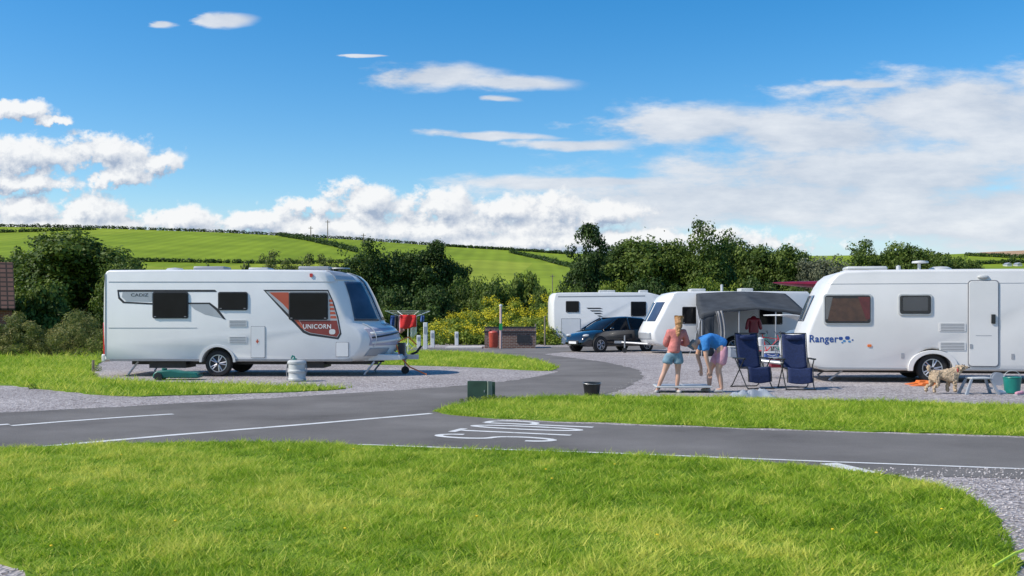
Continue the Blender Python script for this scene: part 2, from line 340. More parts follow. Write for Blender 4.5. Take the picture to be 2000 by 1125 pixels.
# ---- hills
RT=[(-1500,440),(0,442),(200,445),(450,454),(700,468),(900,483),(1100,494),(1500,500),(1850,496),(2000,490),(3500,480)]
def hz(X,Y):
    px=1000+X*F/420
    py=np.interp(px,[a for a,b in RT],[b for a,b in RT]); Rg=H+(YH-py)/F*420
    t=min(max((Y-95)/325,0),1); z=-.4+(Rg+.4)*t**1.3
    if Y>420: z-= (Y-420)*.06
    z+=.5*math.sin(X*.021)*math.sin(Y*.03)*min(t*3,1)
    return z
hb=MB(); hb.grid(lambda u,v:(-420+840*u,80+(700-80)*v,hz(-420+840*u,80+620*v)),100,90)
def fieldmat():
    m=bpy.data.materials.new('fields'); m.use_nodes=True; nt=m.node_tree; n=nt.nodes; l=nt.links
    b=n['Principled BSDF']; b.inputs['Roughness'].default_value=.95; b.inputs['Specular IOR Level'].default_value=.1
    tc=n.new('ShaderNodeTexCoord'); v=n.new('ShaderNodeTexVoronoi'); v.inputs['Scale'].default_value=.009
    ns=n.new('ShaderNodeTexNoise'); ns.inputs['Scale'].default_value=.05; ns.inputs['Detail'].default_value=8; ns.inputs['Roughness'].default_value=.65
    wv=n.new('ShaderNodeTexWave'); wv.inputs['Scale'].default_value=.06; wv.inputs['Distortion'].default_value=1.5; wv.bands_direction='X'
    for q in (v,ns,wv): l.new(tc.outputs['Object'],q.inputs['Vector'])
    sp=n.new('ShaderNodeSeparateColor'); l.new(v.outputs['Color'],sp.inputs[0])
    c1=n.new('ShaderNodeValToRGB'); e=c1.color_ramp.elements; e[0].color=(.20,.29,.02,1); e[1].color=(.30,.36,.04,1)
    l.new(sp.outputs[0],c1.inputs[0])
    c2=n.new('ShaderNodeValToRGB'); e=c2.color_ramp.elements; e[0].position=.3; e[0].color=(.7,.72,.7,1); e[1].position=.7; e[1].color=(1.15,1.1,1.1,1); l.new(ns.outputs['Fac'],c2.inputs[0])
    mx=n.new('ShaderNodeMix'); mx.data_type='RGBA'; mx.blend_type='MULTIPLY'; mx.inputs[0].default_value=1
    l.new(c1.outputs[0],mx.inputs[6]); l.new(c2.outputs[0],mx.inputs[7])
    c3=n.new('ShaderNodeValToRGB'); e=c3.color_ramp.elements; e[0].color=(.93,.93,.93,1); e[1].color=(1.05,1.05,1.05,1); l.new(wv.outputs['Fac'],c3.inputs[0])
    m2=n.new('ShaderNodeMix'); m2.data_type='RGBA'; m2.blend_type='MULTIPLY'; m2.inputs[0].default_value=1
    l.new(mx.outputs[2],m2.inputs[6]); l.new(c3.outputs[0],m2.inputs[7]); l.new(m2.outputs[2],b.inputs['Base Color']); return m
hb.build('hills',fieldmat())['kind']='structure'
def hit(px,py):
    Y=100
    while Y<420:
        X=PX(px,Y)
        if H+(YH-py)/F*Y<=hz(X,Y): return X,Y
        Y+=1.5
    return PX(px,418),418
bf=MB(); X0,X1=PX(1905,418),PX(2500,418)
bf.grid(lambda u,v:(X0+(X1-X0)*u,370+46*v+10*u,hz(X0+(X1-X0)*u,370+46*v+10*u)+.35),12,8)
bf.build('ploughed_field',groundmat('ploughed_soil',[(.3,(.36,.22,.12)),(.6,(.46,.30,.18)),(.8,(.55,.38,.24))],.05,.6,.3))['kind']='structure'
# ------------------------------------------------------------------ foliage
LD=leafmat('dark_foliage',(.014,.036,.008),(.055,.10,.020),(.14,.20,.045),.32)
LM=leafmat('green_foliage',(.024,.055,.010),(.095,.150,.024),(.24,.30,.055))
LO=leafmat('olive_foliage',(.04,.055,.018),(.13,.16,.04),(.28,.30,.09))
LP=leafmat('silvery_foliage',(.07,.08,.05),(.20,.22,.13),(.36,.38,.24))
LY=leafmat('yellow_green_foliage',(.04,.08,.010),(.15,.22,.025),(.34,.38,.05))
LF=leafmat('yellow_flowers',(.50,.42,.02),(.70,.58,.02),(.82,.72,.05),.25)
LR=leafmat('weeds',(.05,.07,.014),(.16,.19,.04),(.38,.33,.12))
def leaves(cl,n,size,seed,up=.35,aspect=.6):
    rg=np.random.default_rng(seed); cl=np.array(cl,float); w=cl[:,3]**2; idx=rg.choice(len(cl),n,p=w/w.sum()); c=cl[idx]
    d=rg.normal(size=(n,3)); d/=np.linalg.norm(d,axis=1)[:,None]
    rr=c[:,3]*rg.uniform(.35,1.0,n)**.5*(1+.22*rg.normal(size=n)*(rg.random(n)<.25))
    p=c[:,:3]+d*rr[:,None]*np.array([1,1,.85])
    nn=d*.9+rg.normal(size=(n,3))*.5+np.array([0,0,up]); nn/=np.linalg.norm(nn,axis=1)[:,None]
    t=rg.normal(size=(n,3)); a=np.cross(nn,t); a/=np.linalg.norm(a,axis=1)[:,None]; b=np.cross(nn,a)
    s=size*rg.uniform(.5,1.3,n)[:,None]; V=np.stack([p-a*s*aspect*.5,p-b*s*.5,p+a*s*aspect*.5,p+b*s*.5],1)
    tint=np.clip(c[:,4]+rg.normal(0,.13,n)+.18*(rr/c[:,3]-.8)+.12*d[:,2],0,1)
    return V.reshape(-1,3),tint
def crown(kind,h,w,seed):
    r=random.Random(seed); cl=[]
    if kind=='broad':
        lob=[(0,0,h*.70,w*.28)]+[(k*.785+r.uniform(-.3,.3),r.uniform(.16,.27)*w,h*r.uniform(.34,.72),w*r.uniform(.20,.28)) for k in range(11)]
        for a,rad,z,lr in lob:
            lr=min(lr,(h-z)*.95); cl.append((math.cos(a)*rad,math.sin(a)*rad,z,lr*.85,.3))
            for k in range(13):
                d=Vector((r.gauss(0,1),r.gauss(0,1),r.gauss(0,.9))).normalized()*lr*r.uniform(.65,.95)
                q=lr*r.uniform(.25,.5); cl.append((math.cos(a)*rad+d.x,math.sin(a)*rad+d.y,min(z+d.z,h-q),q,r.uniform(.25,.65)))
        for k in range(22):
            a=r.uniform(0,6.28); q=w*.13; cl.append((math.cos(a)*w*r.uniform(.1,.4),math.sin(a)*w*r.uniform(.1,.4),h*r.uniform(.06,.4),q,r.uniform(.2,.5)))
    elif kind=='pine':
        for k in range(95):
            t=r.random()**1.2; z=h*(.10+.86*t); rad=w*.5*(1-t**1.8)**.6*r.uniform(.2,1.0); a=r.uniform(0,6.28); q=w*r.uniform(.08,.16)*(1.2-.45*t)
            cl.append((math.cos(a)*rad,math.sin(a)*rad,min(z,h-q),q,r.uniform(.1,.55)))
    elif kind=='tall':
        for sidx in range(8):
            a=sidx*.785+r.uniform(-.3,.3); rad=r.uniform(.08,.32)*w; tx,ty=math.cos(a)*rad,math.sin(a)*rad; th=h*(r.uniform(.74,.96) if sidx else 1.0)
            for k in range(16):
                t=r.random(); q=w*(.10+.11*(1-t)); cl.append((tx+r.gauss(0,.06)*w,ty+r.gauss(0,.06)*w,min(th*(.06+.94*t),th-q*.7),q,r.uniform(.2,.65)))
    else:
        cl.append((0,0,h*.35,w*.28,.25))
        for k in range(75):
            d=Vector((r.gauss(0,1),r.gauss(0,1),abs(r.gauss(0,.9)))).normalized(); f=r.uniform(.5,.95); q=w*r.uniform(.08,.16)
            cl.append((d.x*w*.42*f,d.y*w*.42*f,max(q*.6,min(d.z*h*.9*f,h-q)),q,r.uniform(.2,.65)))
    return cl
TCACHE={}
def tree_mesh(kind,var,m,n=15000,size=.25):
    key=(kind,var,m.name)
    if key not in TCACHE:
        h,w=(8.,6.) if kind!='bush' else (3.,5.)
        V,t=leaves(crown(kind,h,w,var*17+3),n,size,var+50); cm=fastmesh('crown',V,4,t,m)
        mb=MB(); r=random.Random(var); hh=h*(.66 if kind!='bush' else .5); tr=.2 if kind!='bush' else .08
        lean=(r.uniform(-.3,.3),r.uniform(-.3,.3))
        mb.tube([(0,0,-.1),(lean[0]*.3,lean[1]*.3,hh*.35),(lean[0],lean[1],hh*.7),(lean[0]*1.3,lean[1]*1.3,hh)],[tr*1.3,tr,tr*.6,tr*.2],8)
        for k in range(7):
            z=hh*r.uniform(.25,.7); a=r.uniform(0,6.28); L=w*r.uniform(.2,.32)
            mb.tube([(lean[0]*z/hh,lean[1]*z/hh,z),(math.cos(a)*L*.5,math.sin(a)*L*.5,z+L*.3),(math.cos(a)*L,math.sin(a)*L,z+L*.5)],[tr*.45,tr*.3,tr*.08],6)
        o=mb.build('trunk',BARK); tm=o.data; bpy.data.objects.remove(o); TCACHE[key]=(cm,tm,h,w)
    return TCACHE[key]
def tree(kind,var,m,px,ytop,wpx,D,label,cat='tree',group=None,n=15000,size=.25,rz=None):
    cm,tm,bh,bw=tree_mesh(kind,var,m,n,size); h=(YH-ytop)/F*D+H; w=wpx*D/F
    e=empty({'bush':'bush','pine':'conifer_tree'}.get(kind,'tree'),(PX(px,D),D,0),rz if rz is not None else random.uniform(0,6.28),label,cat,group)
    e.scale=(w/bw,w/bw,h/bh)
    for nm,me in (('trunk',tm),('crown',cm)):
        o=bpy.data.objects.new(nm,me); COL.objects.link(o); o.parent=e
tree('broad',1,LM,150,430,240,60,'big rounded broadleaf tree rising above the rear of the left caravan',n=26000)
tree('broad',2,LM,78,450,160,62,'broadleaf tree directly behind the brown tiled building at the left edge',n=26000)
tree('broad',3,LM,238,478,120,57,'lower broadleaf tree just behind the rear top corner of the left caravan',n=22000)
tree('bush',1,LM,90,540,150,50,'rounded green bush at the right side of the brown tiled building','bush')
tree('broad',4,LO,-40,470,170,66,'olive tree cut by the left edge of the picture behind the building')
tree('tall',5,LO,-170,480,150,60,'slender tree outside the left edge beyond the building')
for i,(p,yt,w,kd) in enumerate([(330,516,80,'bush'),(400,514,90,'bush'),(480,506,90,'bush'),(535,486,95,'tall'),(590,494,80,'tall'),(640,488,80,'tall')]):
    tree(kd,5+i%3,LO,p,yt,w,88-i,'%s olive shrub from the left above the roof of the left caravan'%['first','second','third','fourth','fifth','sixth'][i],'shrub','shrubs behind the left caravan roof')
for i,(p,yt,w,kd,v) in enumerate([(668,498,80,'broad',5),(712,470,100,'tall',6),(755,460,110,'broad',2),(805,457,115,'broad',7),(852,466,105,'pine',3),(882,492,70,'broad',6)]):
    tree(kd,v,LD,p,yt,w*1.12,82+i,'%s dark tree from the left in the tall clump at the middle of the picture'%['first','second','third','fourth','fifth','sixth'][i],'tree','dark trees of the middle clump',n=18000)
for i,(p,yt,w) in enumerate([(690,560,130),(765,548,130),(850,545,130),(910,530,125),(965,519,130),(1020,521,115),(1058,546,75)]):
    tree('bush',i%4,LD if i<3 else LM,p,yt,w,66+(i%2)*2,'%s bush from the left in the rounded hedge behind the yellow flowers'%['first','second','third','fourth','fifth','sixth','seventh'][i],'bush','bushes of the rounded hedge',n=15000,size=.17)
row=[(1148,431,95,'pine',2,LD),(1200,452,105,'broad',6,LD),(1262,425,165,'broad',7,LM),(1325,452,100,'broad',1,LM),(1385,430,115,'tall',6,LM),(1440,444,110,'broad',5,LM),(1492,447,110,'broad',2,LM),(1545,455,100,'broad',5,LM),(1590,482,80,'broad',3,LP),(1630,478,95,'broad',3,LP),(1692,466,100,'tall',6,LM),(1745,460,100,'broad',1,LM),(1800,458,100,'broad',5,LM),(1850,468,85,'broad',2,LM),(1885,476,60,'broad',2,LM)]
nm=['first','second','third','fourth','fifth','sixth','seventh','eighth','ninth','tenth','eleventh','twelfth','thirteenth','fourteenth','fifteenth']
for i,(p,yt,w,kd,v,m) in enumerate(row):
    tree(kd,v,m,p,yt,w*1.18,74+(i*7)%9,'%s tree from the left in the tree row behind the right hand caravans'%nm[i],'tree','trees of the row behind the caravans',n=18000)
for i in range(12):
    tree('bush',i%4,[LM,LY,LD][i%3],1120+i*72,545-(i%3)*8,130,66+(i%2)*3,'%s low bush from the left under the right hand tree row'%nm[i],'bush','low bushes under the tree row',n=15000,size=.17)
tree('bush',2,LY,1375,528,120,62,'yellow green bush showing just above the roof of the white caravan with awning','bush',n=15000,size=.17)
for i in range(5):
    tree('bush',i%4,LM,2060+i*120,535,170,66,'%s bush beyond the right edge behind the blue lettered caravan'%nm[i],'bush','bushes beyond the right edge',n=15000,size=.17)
def mass(name,m,spots,n,size,label,cat,aspect=.6,seed=3):
    V,t=leaves(spots,n,size,seed,aspect=aspect); me=fastmesh(name,V,4,t,m); o=bpy.data.objects.new(name,me); COL.objects.link(o)
    tag(o,label,cat,kind='stuff'); return o
r=random.Random(3); sp=[]; fl=[]
for k in range(420):
    px=r.uniform(832,1095); D=r.uniform(51,61); mxz=.7+1.9*min(1,max(0,(px-825)/140)); top=.35+(mxz-.35)*(D-50)/11
    z=r.uniform(.1,top); sp.append((PX(px,D),D,z,r.uniform(.25,.45),r.uniform(.3,.8)))
    if r.random()<.5 and math.sin(px*.07+D*1.3)>-.3: fl.append((PX(px,D),D-.15,top+r.uniform(-.15,.2),.3,r.uniform(.3,.9)))
mass('flowering_bank',LY,sp,50000,.15,'green leafy bank of wild plants rising behind the brick disposal point','plants')
mass('yellow_flowers',LF,fl,5500,.09,'patches of yellow flowers on the bank behind the brick disposal point','flowers',seed=8)
sp=[]
for k in range(460):
    px=r.uniform(-260,207); D=r.uniform(35,41); z=r.uniform(0,1.55)*(.75+.25*math.sin(px*.05)); sp.append((PX(px,D),D,z,r.uniform(.15,.35),r.uniform(.15,.75)))
mass('tall_weeds',LR,sp,60000,.12,'tall wild weeds and nettles along the left edge beside the left caravan','plants',aspect=.3,seed=5)
sp=[]
for k in range(260):
    px=r.uniform(150,860); D=r.uniform(60,66); z=r.uniform(0,1.9); sp.append((PX(px,D),D,z,r.uniform(.3,.6),r.uniform(.1,.6)))
mass('undergrowth',LM,sp,30000,.2,'dark green undergrowth filling the gap beneath the trees behind the left caravan','plants',seed=6)
sp=[]
for px,py,q in [(905,786,.05),(918,784,.07),(945,786,.09),(960,785,.10),(975,783,.08),(985,782,.05),(1745,940,.05),(1752,938,.04),(1300,776,.05),(60,760,.09),(200,706,.14),(188,725,.12),(184,738,.10),(620,764,.05)]:
    X_,D_=G(px,py)
    for k in range(3): sp.append((X_+r.uniform(-.08,.08),D_+r.uniform(-.06,.06),q*.5,q,r.uniform(.4,.7)))
mass('verge_weeds',LY,sp,1900,.045,'small leafy weeds at the grass edges around the green cabinet','plants',aspect=.3,seed=12)
def hedgerow(pxs,h,label,n=5000,size=.6):
    pts=[hit(*p) for p in pxs]; cl=[]; rr=random.Random(int(pxs[0][0]))
    for a,b in zip(pts,pts[1:]):
        L=math.dist(a,b); k=max(2,int(L/1.3))
        for i in range(k):
            t=i/k; x=a[0]+(b[0]-a[0])*t; y=a[1]+(b[1]-a[1])*t; q=h*rr.uniform(.5,.62)*(1.3 if rr.random()<.04 else 1)
            cl.append((x+rr.uniform(-.4,.4),y+rr.uniform(-.4,.4),hz(x,y)+q*.5,q,rr.uniform(.15,.5)))
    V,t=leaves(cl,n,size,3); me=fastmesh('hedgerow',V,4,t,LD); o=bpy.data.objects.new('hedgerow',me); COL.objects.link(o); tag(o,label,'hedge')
hedgerow([(-300,441),(0,441),(200,444),(450,453),(700,467),(900,482),(1120,493)],1.7,'long dark hedge along the skyline of the green hill',16000)
hedgerow([(-250,462),(-50,456),(60,453),(190,449)],1.8,'hedge just under the skyline at the upper left')
hedgerow([(545,461),(600,470),(655,482),(700,494)],2.6,'hedge running diagonally down the hill above the left caravan')
hedgerow([(860,478),(960,485),(1040,492),(1120,498)],1.5,'hedge below the skyline left of the right tree row')
hedgerow([(1000,495),(1060,508),(1120,524)],2.0,'short diagonal hedge on the far field left of the right tree row')
hedgerow([(180,511),(300,512),(430,514),(560,516),(690,514)],1.6,'hedge at the foot of the bright field above the left caravan roof')
hedgerow([(1890,500),(2000,505),(2300,510)],2.2,'distant hedge at the right edge above the caravan roof')
hedgerow([(1900,517),(2000,514),(2300,518)],2.0,'nearer distant hedge at the right edge above the caravan roof')
def pole(px,yt,yb,D,label):
    x=PX(px,D); z0=hz(x,D)-.3 if D>95 else 0; z1=PZ(yt,D)
    e=empty('utility_pole',(x,D,z0),0,label,'pole','utility poles on the hill'); MB().cyl((0,0,0),(0,0,z1-z0),.22*D/380,.14*D/380,8).build('shaft',WOODP,e)
    MB().box(-.9*D/380,.9*D/380,-.06,.06,z1-z0-.8*D/380,z1-z0-.6*D/380).build('crossarm',WOODP,e)
pole(640,430,460,385,'taller utility pole on the skyline above the left caravan')
pole(607,442,460,400,'small utility pole just left of the taller one on the skyline')
pole(710,456,468,400,'small utility pole on the skyline above the middle trees')
pole(1079,536,562,110,'utility pole in the field left of the right tree row')
for i,(px,py) in enumerate([(1972,507),(1992,505)]):
    D=330; x=PX(px,D); e=empty('farm_building',(x,D,hz(x,D)-.3),0,['tiny distant white farm building left of its neighbour at the right edge','tiny distant grey roofed farm building at the far right edge'][i],'building')
    MB().box(-.8,.8,0,3,0,1.0).build('wall',PALEPL,e); MB().prism([(-.9,1.0),(.9,1.0),(0,1.6)],-.1,3.1).build('roof',GREYP,e,smooth=False)
# ------------------------------------------------------------------ building at left edge (end wall in line with the view)
e=empty('brick_building',(PX(29,46),46,0),R(29),'low brick building with brown tiled roof at the left edge','building')
MB().box(-9,-.12,0,5,0,1.88).build('wall',RBRICK,e,smooth=False)
MB().add([(-9.3,-.4,1.85),(0,-.4,1.85),(0,1.7,4.05),(-9.3,1.7,4.05),(0,5.2,1.85),(-9.3,5.2,1.85),(-9.3,-.4,1.75),(0,-.4,1.75),(0,1.7,3.95),(0,5.2,1.75)],[(0,1,2,3),(3,2,4,5),(6,7,1,0),(1,7,8,2),(2,8,9,4)]).build('roof',TILE,e,smooth=False)
MB().add([(-.13,0,1.885),(-.13,5,1.885),(-.13,1.7,3.9)],[(0,1,2)]).build('gable',RBRICK,e,smooth=False)
MB().prism(rrect(-3,-1.8,.9,1.7,.02),-.03,.0).build('window',GL,e)
# ------------------------------------------------------------------ vehicle shell
class Shell:
    def __init__(s,prof,w,c,sgn,inset=.05):
        s.p=prof; s.w=w; s.c=c; s.sgn=sgn; n=len(prof); s.n=n; s.nr=[]
        area=sum(prof[i][0]*prof[(i+1)%n][1]-prof[(i+1)%n][0]*prof[i][1] for i in range(n))
        for i in range(n):
            a=prof[i-1]; b=prof[(i+1)%n]; t=Vector((b[0]-a[0],b[1]-a[1])).normalized(); q=Vector((t.y,-t.x)); s.nr.append(q if area>0 else -q)
        s.inset=inset
    def ins(s,y):
        d=min(y,s.w-y); r=s.inset*1.6
        return 0 if d>=r else s.inset*(1-math.sqrt(max(0,1-((r-d)/r)**2)))
    def pt(s,i,y,off=0):
        i0=int(math.floor(i)); f=i-i0; a=s.p[i0%s.n]; b=s.p[(i0+1)%s.n]; n=(s.nr[i0%s.n]*(1-f)+s.nr[(i0+1)%s.n]*f)
        x=a[0]*(1-f)+b[0]*f; z=a[1]*(1-f)+b[1]*f; nw=a[2]*(1-f)+b[2]*f; k=s.ins(y)-off
        return (x-n.x*k-s.sgn*nw*s.c*abs(2*y/s.w-1)**2.6, y, z-n.y*k)
    def build(s,name,m,parent):
        ys=[0,.008,.02,.04,.08]; mid=[s.w*k/14 for k in range(1,14)]; ys=ys+[y for y in mid if .09<y<s.w-.09]+[s.w-q for q in ys[::-1]]
        mb=MB(); mb.add([s.pt(i,y) for y in ys for i in range(s.n)],[(j*s.n+i,j*s.n+(i+1)%s.n,(j+1)*s.n+(i+1)%s.n,(j+1)*s.n+i) for j in range(len(ys)-1) for i in range(s.n)]+[tuple(range(s.n)),tuple((len(ys)-1)*s.n+i for i in range(s.n))])
        return mb.build(name,m,parent)
    def patch(s,i0,i1,y0,y1,off,name,m,parent,nu=14,nv=10,trim=None):
        mb=MB()
        def f(u,v):
            y=y0+(y1-y0)*v
            if trim: y+=trim(u,v)
            return s.pt(i0+(i1-i0)*u,y,off)
        mb.grid(f,nu,nv); return mb.build(name,m,parent,solid=.008)
def archpts(cx,r,zc,zb,n=10):
    a0=math.asin(min(1,(zb-zc)/r)); return [(cx+r*math.cos(a0+(math.pi-2*a0)*k/n),zc+r*math.sin(a0+(math.pi-2*a0)*k/n),0) for k in range(n+1)]
def wheel(parent,x,y,r,wd,spokes=5,side=-1):
    w=empty('wheel',(x,y,r)); w.parent=parent
    pr=[(r*.62,-wd/2),(r*.9,-wd/2),(r*.98,-wd*.38),(r,-wd*.2),(r,wd*.2),(r*.98,wd*.38),(r*.9,wd/2),(r*.62,wd/2)]
    MB().lathe(pr,axis='y',n=32).build('tyre',BLACK,w)
    mb=MB(); f=side*wd/2
    mb.lathe([(r*.64,f*.6),(r*.66,f*1.02),(r*.60,f*1.02),(r*.57,f*.75),(r*.3,f*.3)],axis='y',n=32); mb.lathe([(.001,f*.98),(r*.14,f*.95),(r*.16,f*.6)],axis='y',n=16)
    for k in range(spokes):
        for dd in (-.13,.13):
            a=2*math.pi*k/spokes+dd; a2=2*math.pi*k/spokes+dd*1.4; mb.tube([(r*.1*math.cos(a),f*.9,r*.1*math.sin(a)),(r*.6*math.cos(a2),f*.92,r*.6*math.sin(a2))],[r*.055,r*.05],6)
    mb.build('rim',ALLOY,w); MB().lathe([(.001,f*.45),(r*.56,f*.45)],axis='y').build('brake_disc',DARK,w)
def win(root,x0,x1,z0,z1,r=.05,framem=DARK,panem=GL,t=.03,y=0):
    o=MB().prism(rrect(x0,x1,z0,z1,r),y-.018,y-.001).build('window',framem,root,bevel=.004)
    MB().prism(rrect(x0+t,x1-t,z0+t,z1-t,max(.01,r-t*.5)),y-.030,y-.019).build('pane',panem,o,bevel=.003)
    for xa in (x0+t*1.5,x1-t*1.5-.05): MB().box(xa,xa+.05,y-.034,y-.031,z0+t*1.2,z0+t*1.2+.02).build('catch',TRIM,o,smooth=False)
    return o
# ================================================================== LEFT CARAVAN
D1=24.2; SC=F/D1; X0=-9.93
C1=empty('touring_caravan',(X0,D1,0),0,'long white touring caravan with red and silver graphics parked alone at the left','caravan')
fx=lambda p:(p-1000)/SC-X0
fz=lambda q:H-(q-YH)/SC
wx=fx(425)
ctr=[(-4.75,2.60,0),(-4.45,2.595,.25),(-4.10,2.55,.6),(-3.86,2.46,.85),(-3.71,2.32,1),(-3.60,2.12,1),(-3.50,1.92,1),(-3.41,1.71,1),(-3.32,1.50,1),(-3.24,1.32,1),(-3.04,1.21,1),(-2.91,1.06,1),(-2.87,.88,1),(-2.92,.68,1),(-3.04,.52,1),(-3.25,.41,1),(-3.45,.37,.9)]
prof=[(.02,.42,0),(.0,.8,0),(-.02,1.4,0),(-.01,2.1,0),(.01,2.48,0),(.05,2.56,0),(.12,2.60,0),(2,2.61,0),(4,2.61,0)]+[(a-X0,b,c) for a,b,c in ctr]+[(5.6,.37,.2)]+archpts(wx,.40,.33,.37)+[(1.5,.40,0),(.1,.40,0)]
S1=Shell(prof,2.3,.76,1)
S1.build('body',WHITE,C1)
MB().box(wx-.38,wx+.38,.32,1.98,.34,.72).build('wheel_housing',DARK,C1)
i_r=9
S1.patch(i_r+2.0,i_r+8.7,.82,1.48,.014,'front_window',BLUEGL,C1)
S1.patch(i_r+4.0,i_r+8.8,.10,.68,.014,'front_window',BLUEGL,C1,trim=lambda u,v:(.14*(1-u)*(1-v)))
S1.patch(i_r+4.0,i_r+8.8,1.62,2.20,.014,'front_window',BLUEGL,C1,trim=lambda u,v:(-.14*(1-u)*v))
S1.patch(i_r+.2,i_r+1.85,.70,1.60,.013,'roof_window',BLUEGL,C1)
S1.patch(i_r+1.4,i_r+3.8,.10,.55,.008,'front_decal',SILVER,C1)
for y0 in (.74,1.53): S1.patch(i_r+2.0,i_r+8.9,y0,y0+.02,.010,'window_pillar_trim',GREYP,C1)
S1.patch(i_r+10.2,i_r+12.6,.10,2.2,.010,'front_panel',LAV,C1)
wavy=lambda a,b:(lambda u,v:a*math.sin(b*v*math.pi))
def swoosh(i0,th,nm_,m,off,amp):
    mb=MB(); mb.grid(lambda u,v:S1.pt(i0+th*u+amp*math.sin(math.pi*v),.13+2.04*v,off),3,24); mb.build(nm_,m,C1,solid=.006)
swoosh(i_r+10.9,.35,'front_stripe',WHITE,.016,-.5); swoosh(i_r+11.5,.22,'front_stripe',DARK,.019,-.6); swoosh(i_r+12.1,.3,'front_stripe',WHITE2,.021,-.4)
for y0 in (.12,1.76): S1.patch(i_r+12.9,i_r+14.1,y0,y0+.42,.014,'fog_lamp_panel',GREYP,C1)
S1.patch(i_r+12.8,i_r+13.6,1.05,1.25,.02,'emblem',BLUEINK,C1)
for y0 in (.18,2.1):
    MB().tube([Vector(S1.pt(i_r+9.3+k*.5,y0,.012+.05*math.sin(math.pi*k/7))) for k in range(8)],.012,6).build('grab_handle',WHITE2,C1)
def nb(a,b,c):
    return S1.pt(i_r+9.75-b*4.2,.62+a,.014+c)
text_obj('UNICORN',0,0,.11,TRIM,C1,width=.95,basis=nb)
win(C1,fx(298),fx(368),fz(622),fz(570)); win(C1,fx(426),fx(484),fz(606),fz(570)); win(C1,fx(564),fx(641),fz(625),fz(571))
def deco(root,pts,m,y0,name='decal',FX=None,FZ=None):
    FX=FX or fx; FZ=FZ or fz
    return MB().prism([(FX(a),FZ(b)) for a,b in pts],y0-.0015,y0).build(name,m,root,smooth=False)
deco(C1,[(229,566),(420,566),(424,570),(232,570),(234,580),(243,589),(300,592),(300,595),(240,592),(231,583)],DARK,-.002)
deco(C1,[(240,570),(297,570),(297,589),(246,588),(238,580)],SILVER,-.002)
deco(C1,[(369,594),(412,593),(424,604),(436,622),(400,614),(380,604)],SILVER,-.002)
deco(C1,[(368,591),(410,591),(426,603),(441,624),(436,623),(422,606),(408,594),(368,594)],DARK,-.004)
text_obj('CADIZ',fx(256),fz(579),.075,DARK,C1,y=-.006,width=.42)
deco(C1,[(514,566),(641,566),(652,590),(661,620),(667,652),(661,663),(604,655),(592,650),(556,612)],DARK,-.001)
deco(C1,[(519,569),(640,569),(650,592),(659,622),(664,650),(659,659),(606,651),(595,646),(560,610)],SILVER,-.003)
deco(C1,[(526,571),(564,571),(564,606),(553,594)],RED,-.005)
deco(C1,[(585,626),(658,626),(663,650),(658,658),(607,650),(597,646)],BROWNRED,-.005)
for k in range(5): deco(C1,[(643+k*.6,585+k*8),(648+k*2,585+k*8),(650+k*2,590+k*8),(643+k*.6,590+k*8)],RED,-.005)
deco(C1,[(562,610),(584,626),(596,645),(588,640)],RED,-.005)
text_obj('UNICORN',fx(592),fz(642),.11,WHITE,C1,y=-.009,width=.68,off=.015)
deco(C1,rrect(643,655,643,653,4),WHITE2,-.007,'round_badge')
for q in (625,657):
    o=MB().prism(rrect(fx(447),fx(482),fz(q+13),fz(q),.01),-.012,-.001).build('fridge_vent',WHITE2,C1)
    mb=MB()
    for k in range(4): mb.box(fx(449),fx(480),-.016,-.0125,fz(q+11.5-k*3),fz(q+10.4-k*3))
    mb.build('louvre',TRIM,o,smooth=False)
o=MB().prism(rrect(fx(490),fx(518),fz(699),fz(637),.02),-.008,-.001).build('locker_door',TRIM,C1); MB().prism(rrect(fx(490.8),fx(517.2),fz(698.2),fz(637.8),.02),-.014,-.009).build('locker_panel',WHITE,o)
deco(C1,rrect(499,507,660,673,3),WHITE2,-.0145,'warning_sticker'); deco(C1,[(503,662),(506,667),(503,671),(500,667)],RED,-.0165,'warning_mark')
o=MB().prism(rrect(fx(656),fx(681),fz(697),fz(668),.02),-.008,-.001).build('locker_door',TRIM,C1); MB().prism(rrect(fx(656.8),fx(680.2),fz(696.2),fz(668.8),.02),-.014,-.009).build('locker_panel',WHITE,o)
MB().prism(rrect(fx(605),fx(611),fz(541),fz(534),.02),-.02,-.001).build('marker_lamp',REDL,C1)
MB().box(-.06,.0,.1,.3,fz(700),fz(630)).build('rear_lamp',REDL,C1,bevel=.02); MB().box(-.06,.0,2.0,2.2,fz(700),fz(630)).build('rear_lamp',REDL,C1,bevel=.02)
MB().box(-.08,.02,.05,2.25,.36,.55).build('rear_bumper',WHITE2,C1,bevel=.03)
MB().box(.15,wx-.42,-.006,.02,.385,.43).build('skirt_rail',TRIM,C1,smooth=False); MB().box(wx+.42,fx(688),-.006,.02,.385,.43).build('skirt_rail',TRIM,C1,smooth=False)
mb=MB(); n=14
ring=[(wx+.44*math.cos(math.pi*k/n),.36+.42*math.sin(math.pi*k/n)) for k in range(n+1)]+[(wx+.385*math.cos(math.pi*(n-k)/n),.36+.37*math.sin(math.pi*(n-k)/n)) for k in range(n+1)]
mb.prism(ring,-.03,.02).build('wheel_arch_trim',WHITE2,C1)
MB().box(.12,5.7,-.0045,-.001,fz(551.2),fz(550)).build('seam',GREYP,C1,smooth=False)
MB().box(.12,wx-.5,-.0045,-.001,fz(641),fz(640)).build('seam',GREYP,C1,smooth=False)
MB().box(.03,.06,-.006,.0,.5,2.5).build('corner_seam',GREYP,C1,smooth=False)
wheel(C1,wx,.14,.325,.19); wheel(C1,wx,2.16,.325,.19,side=1)
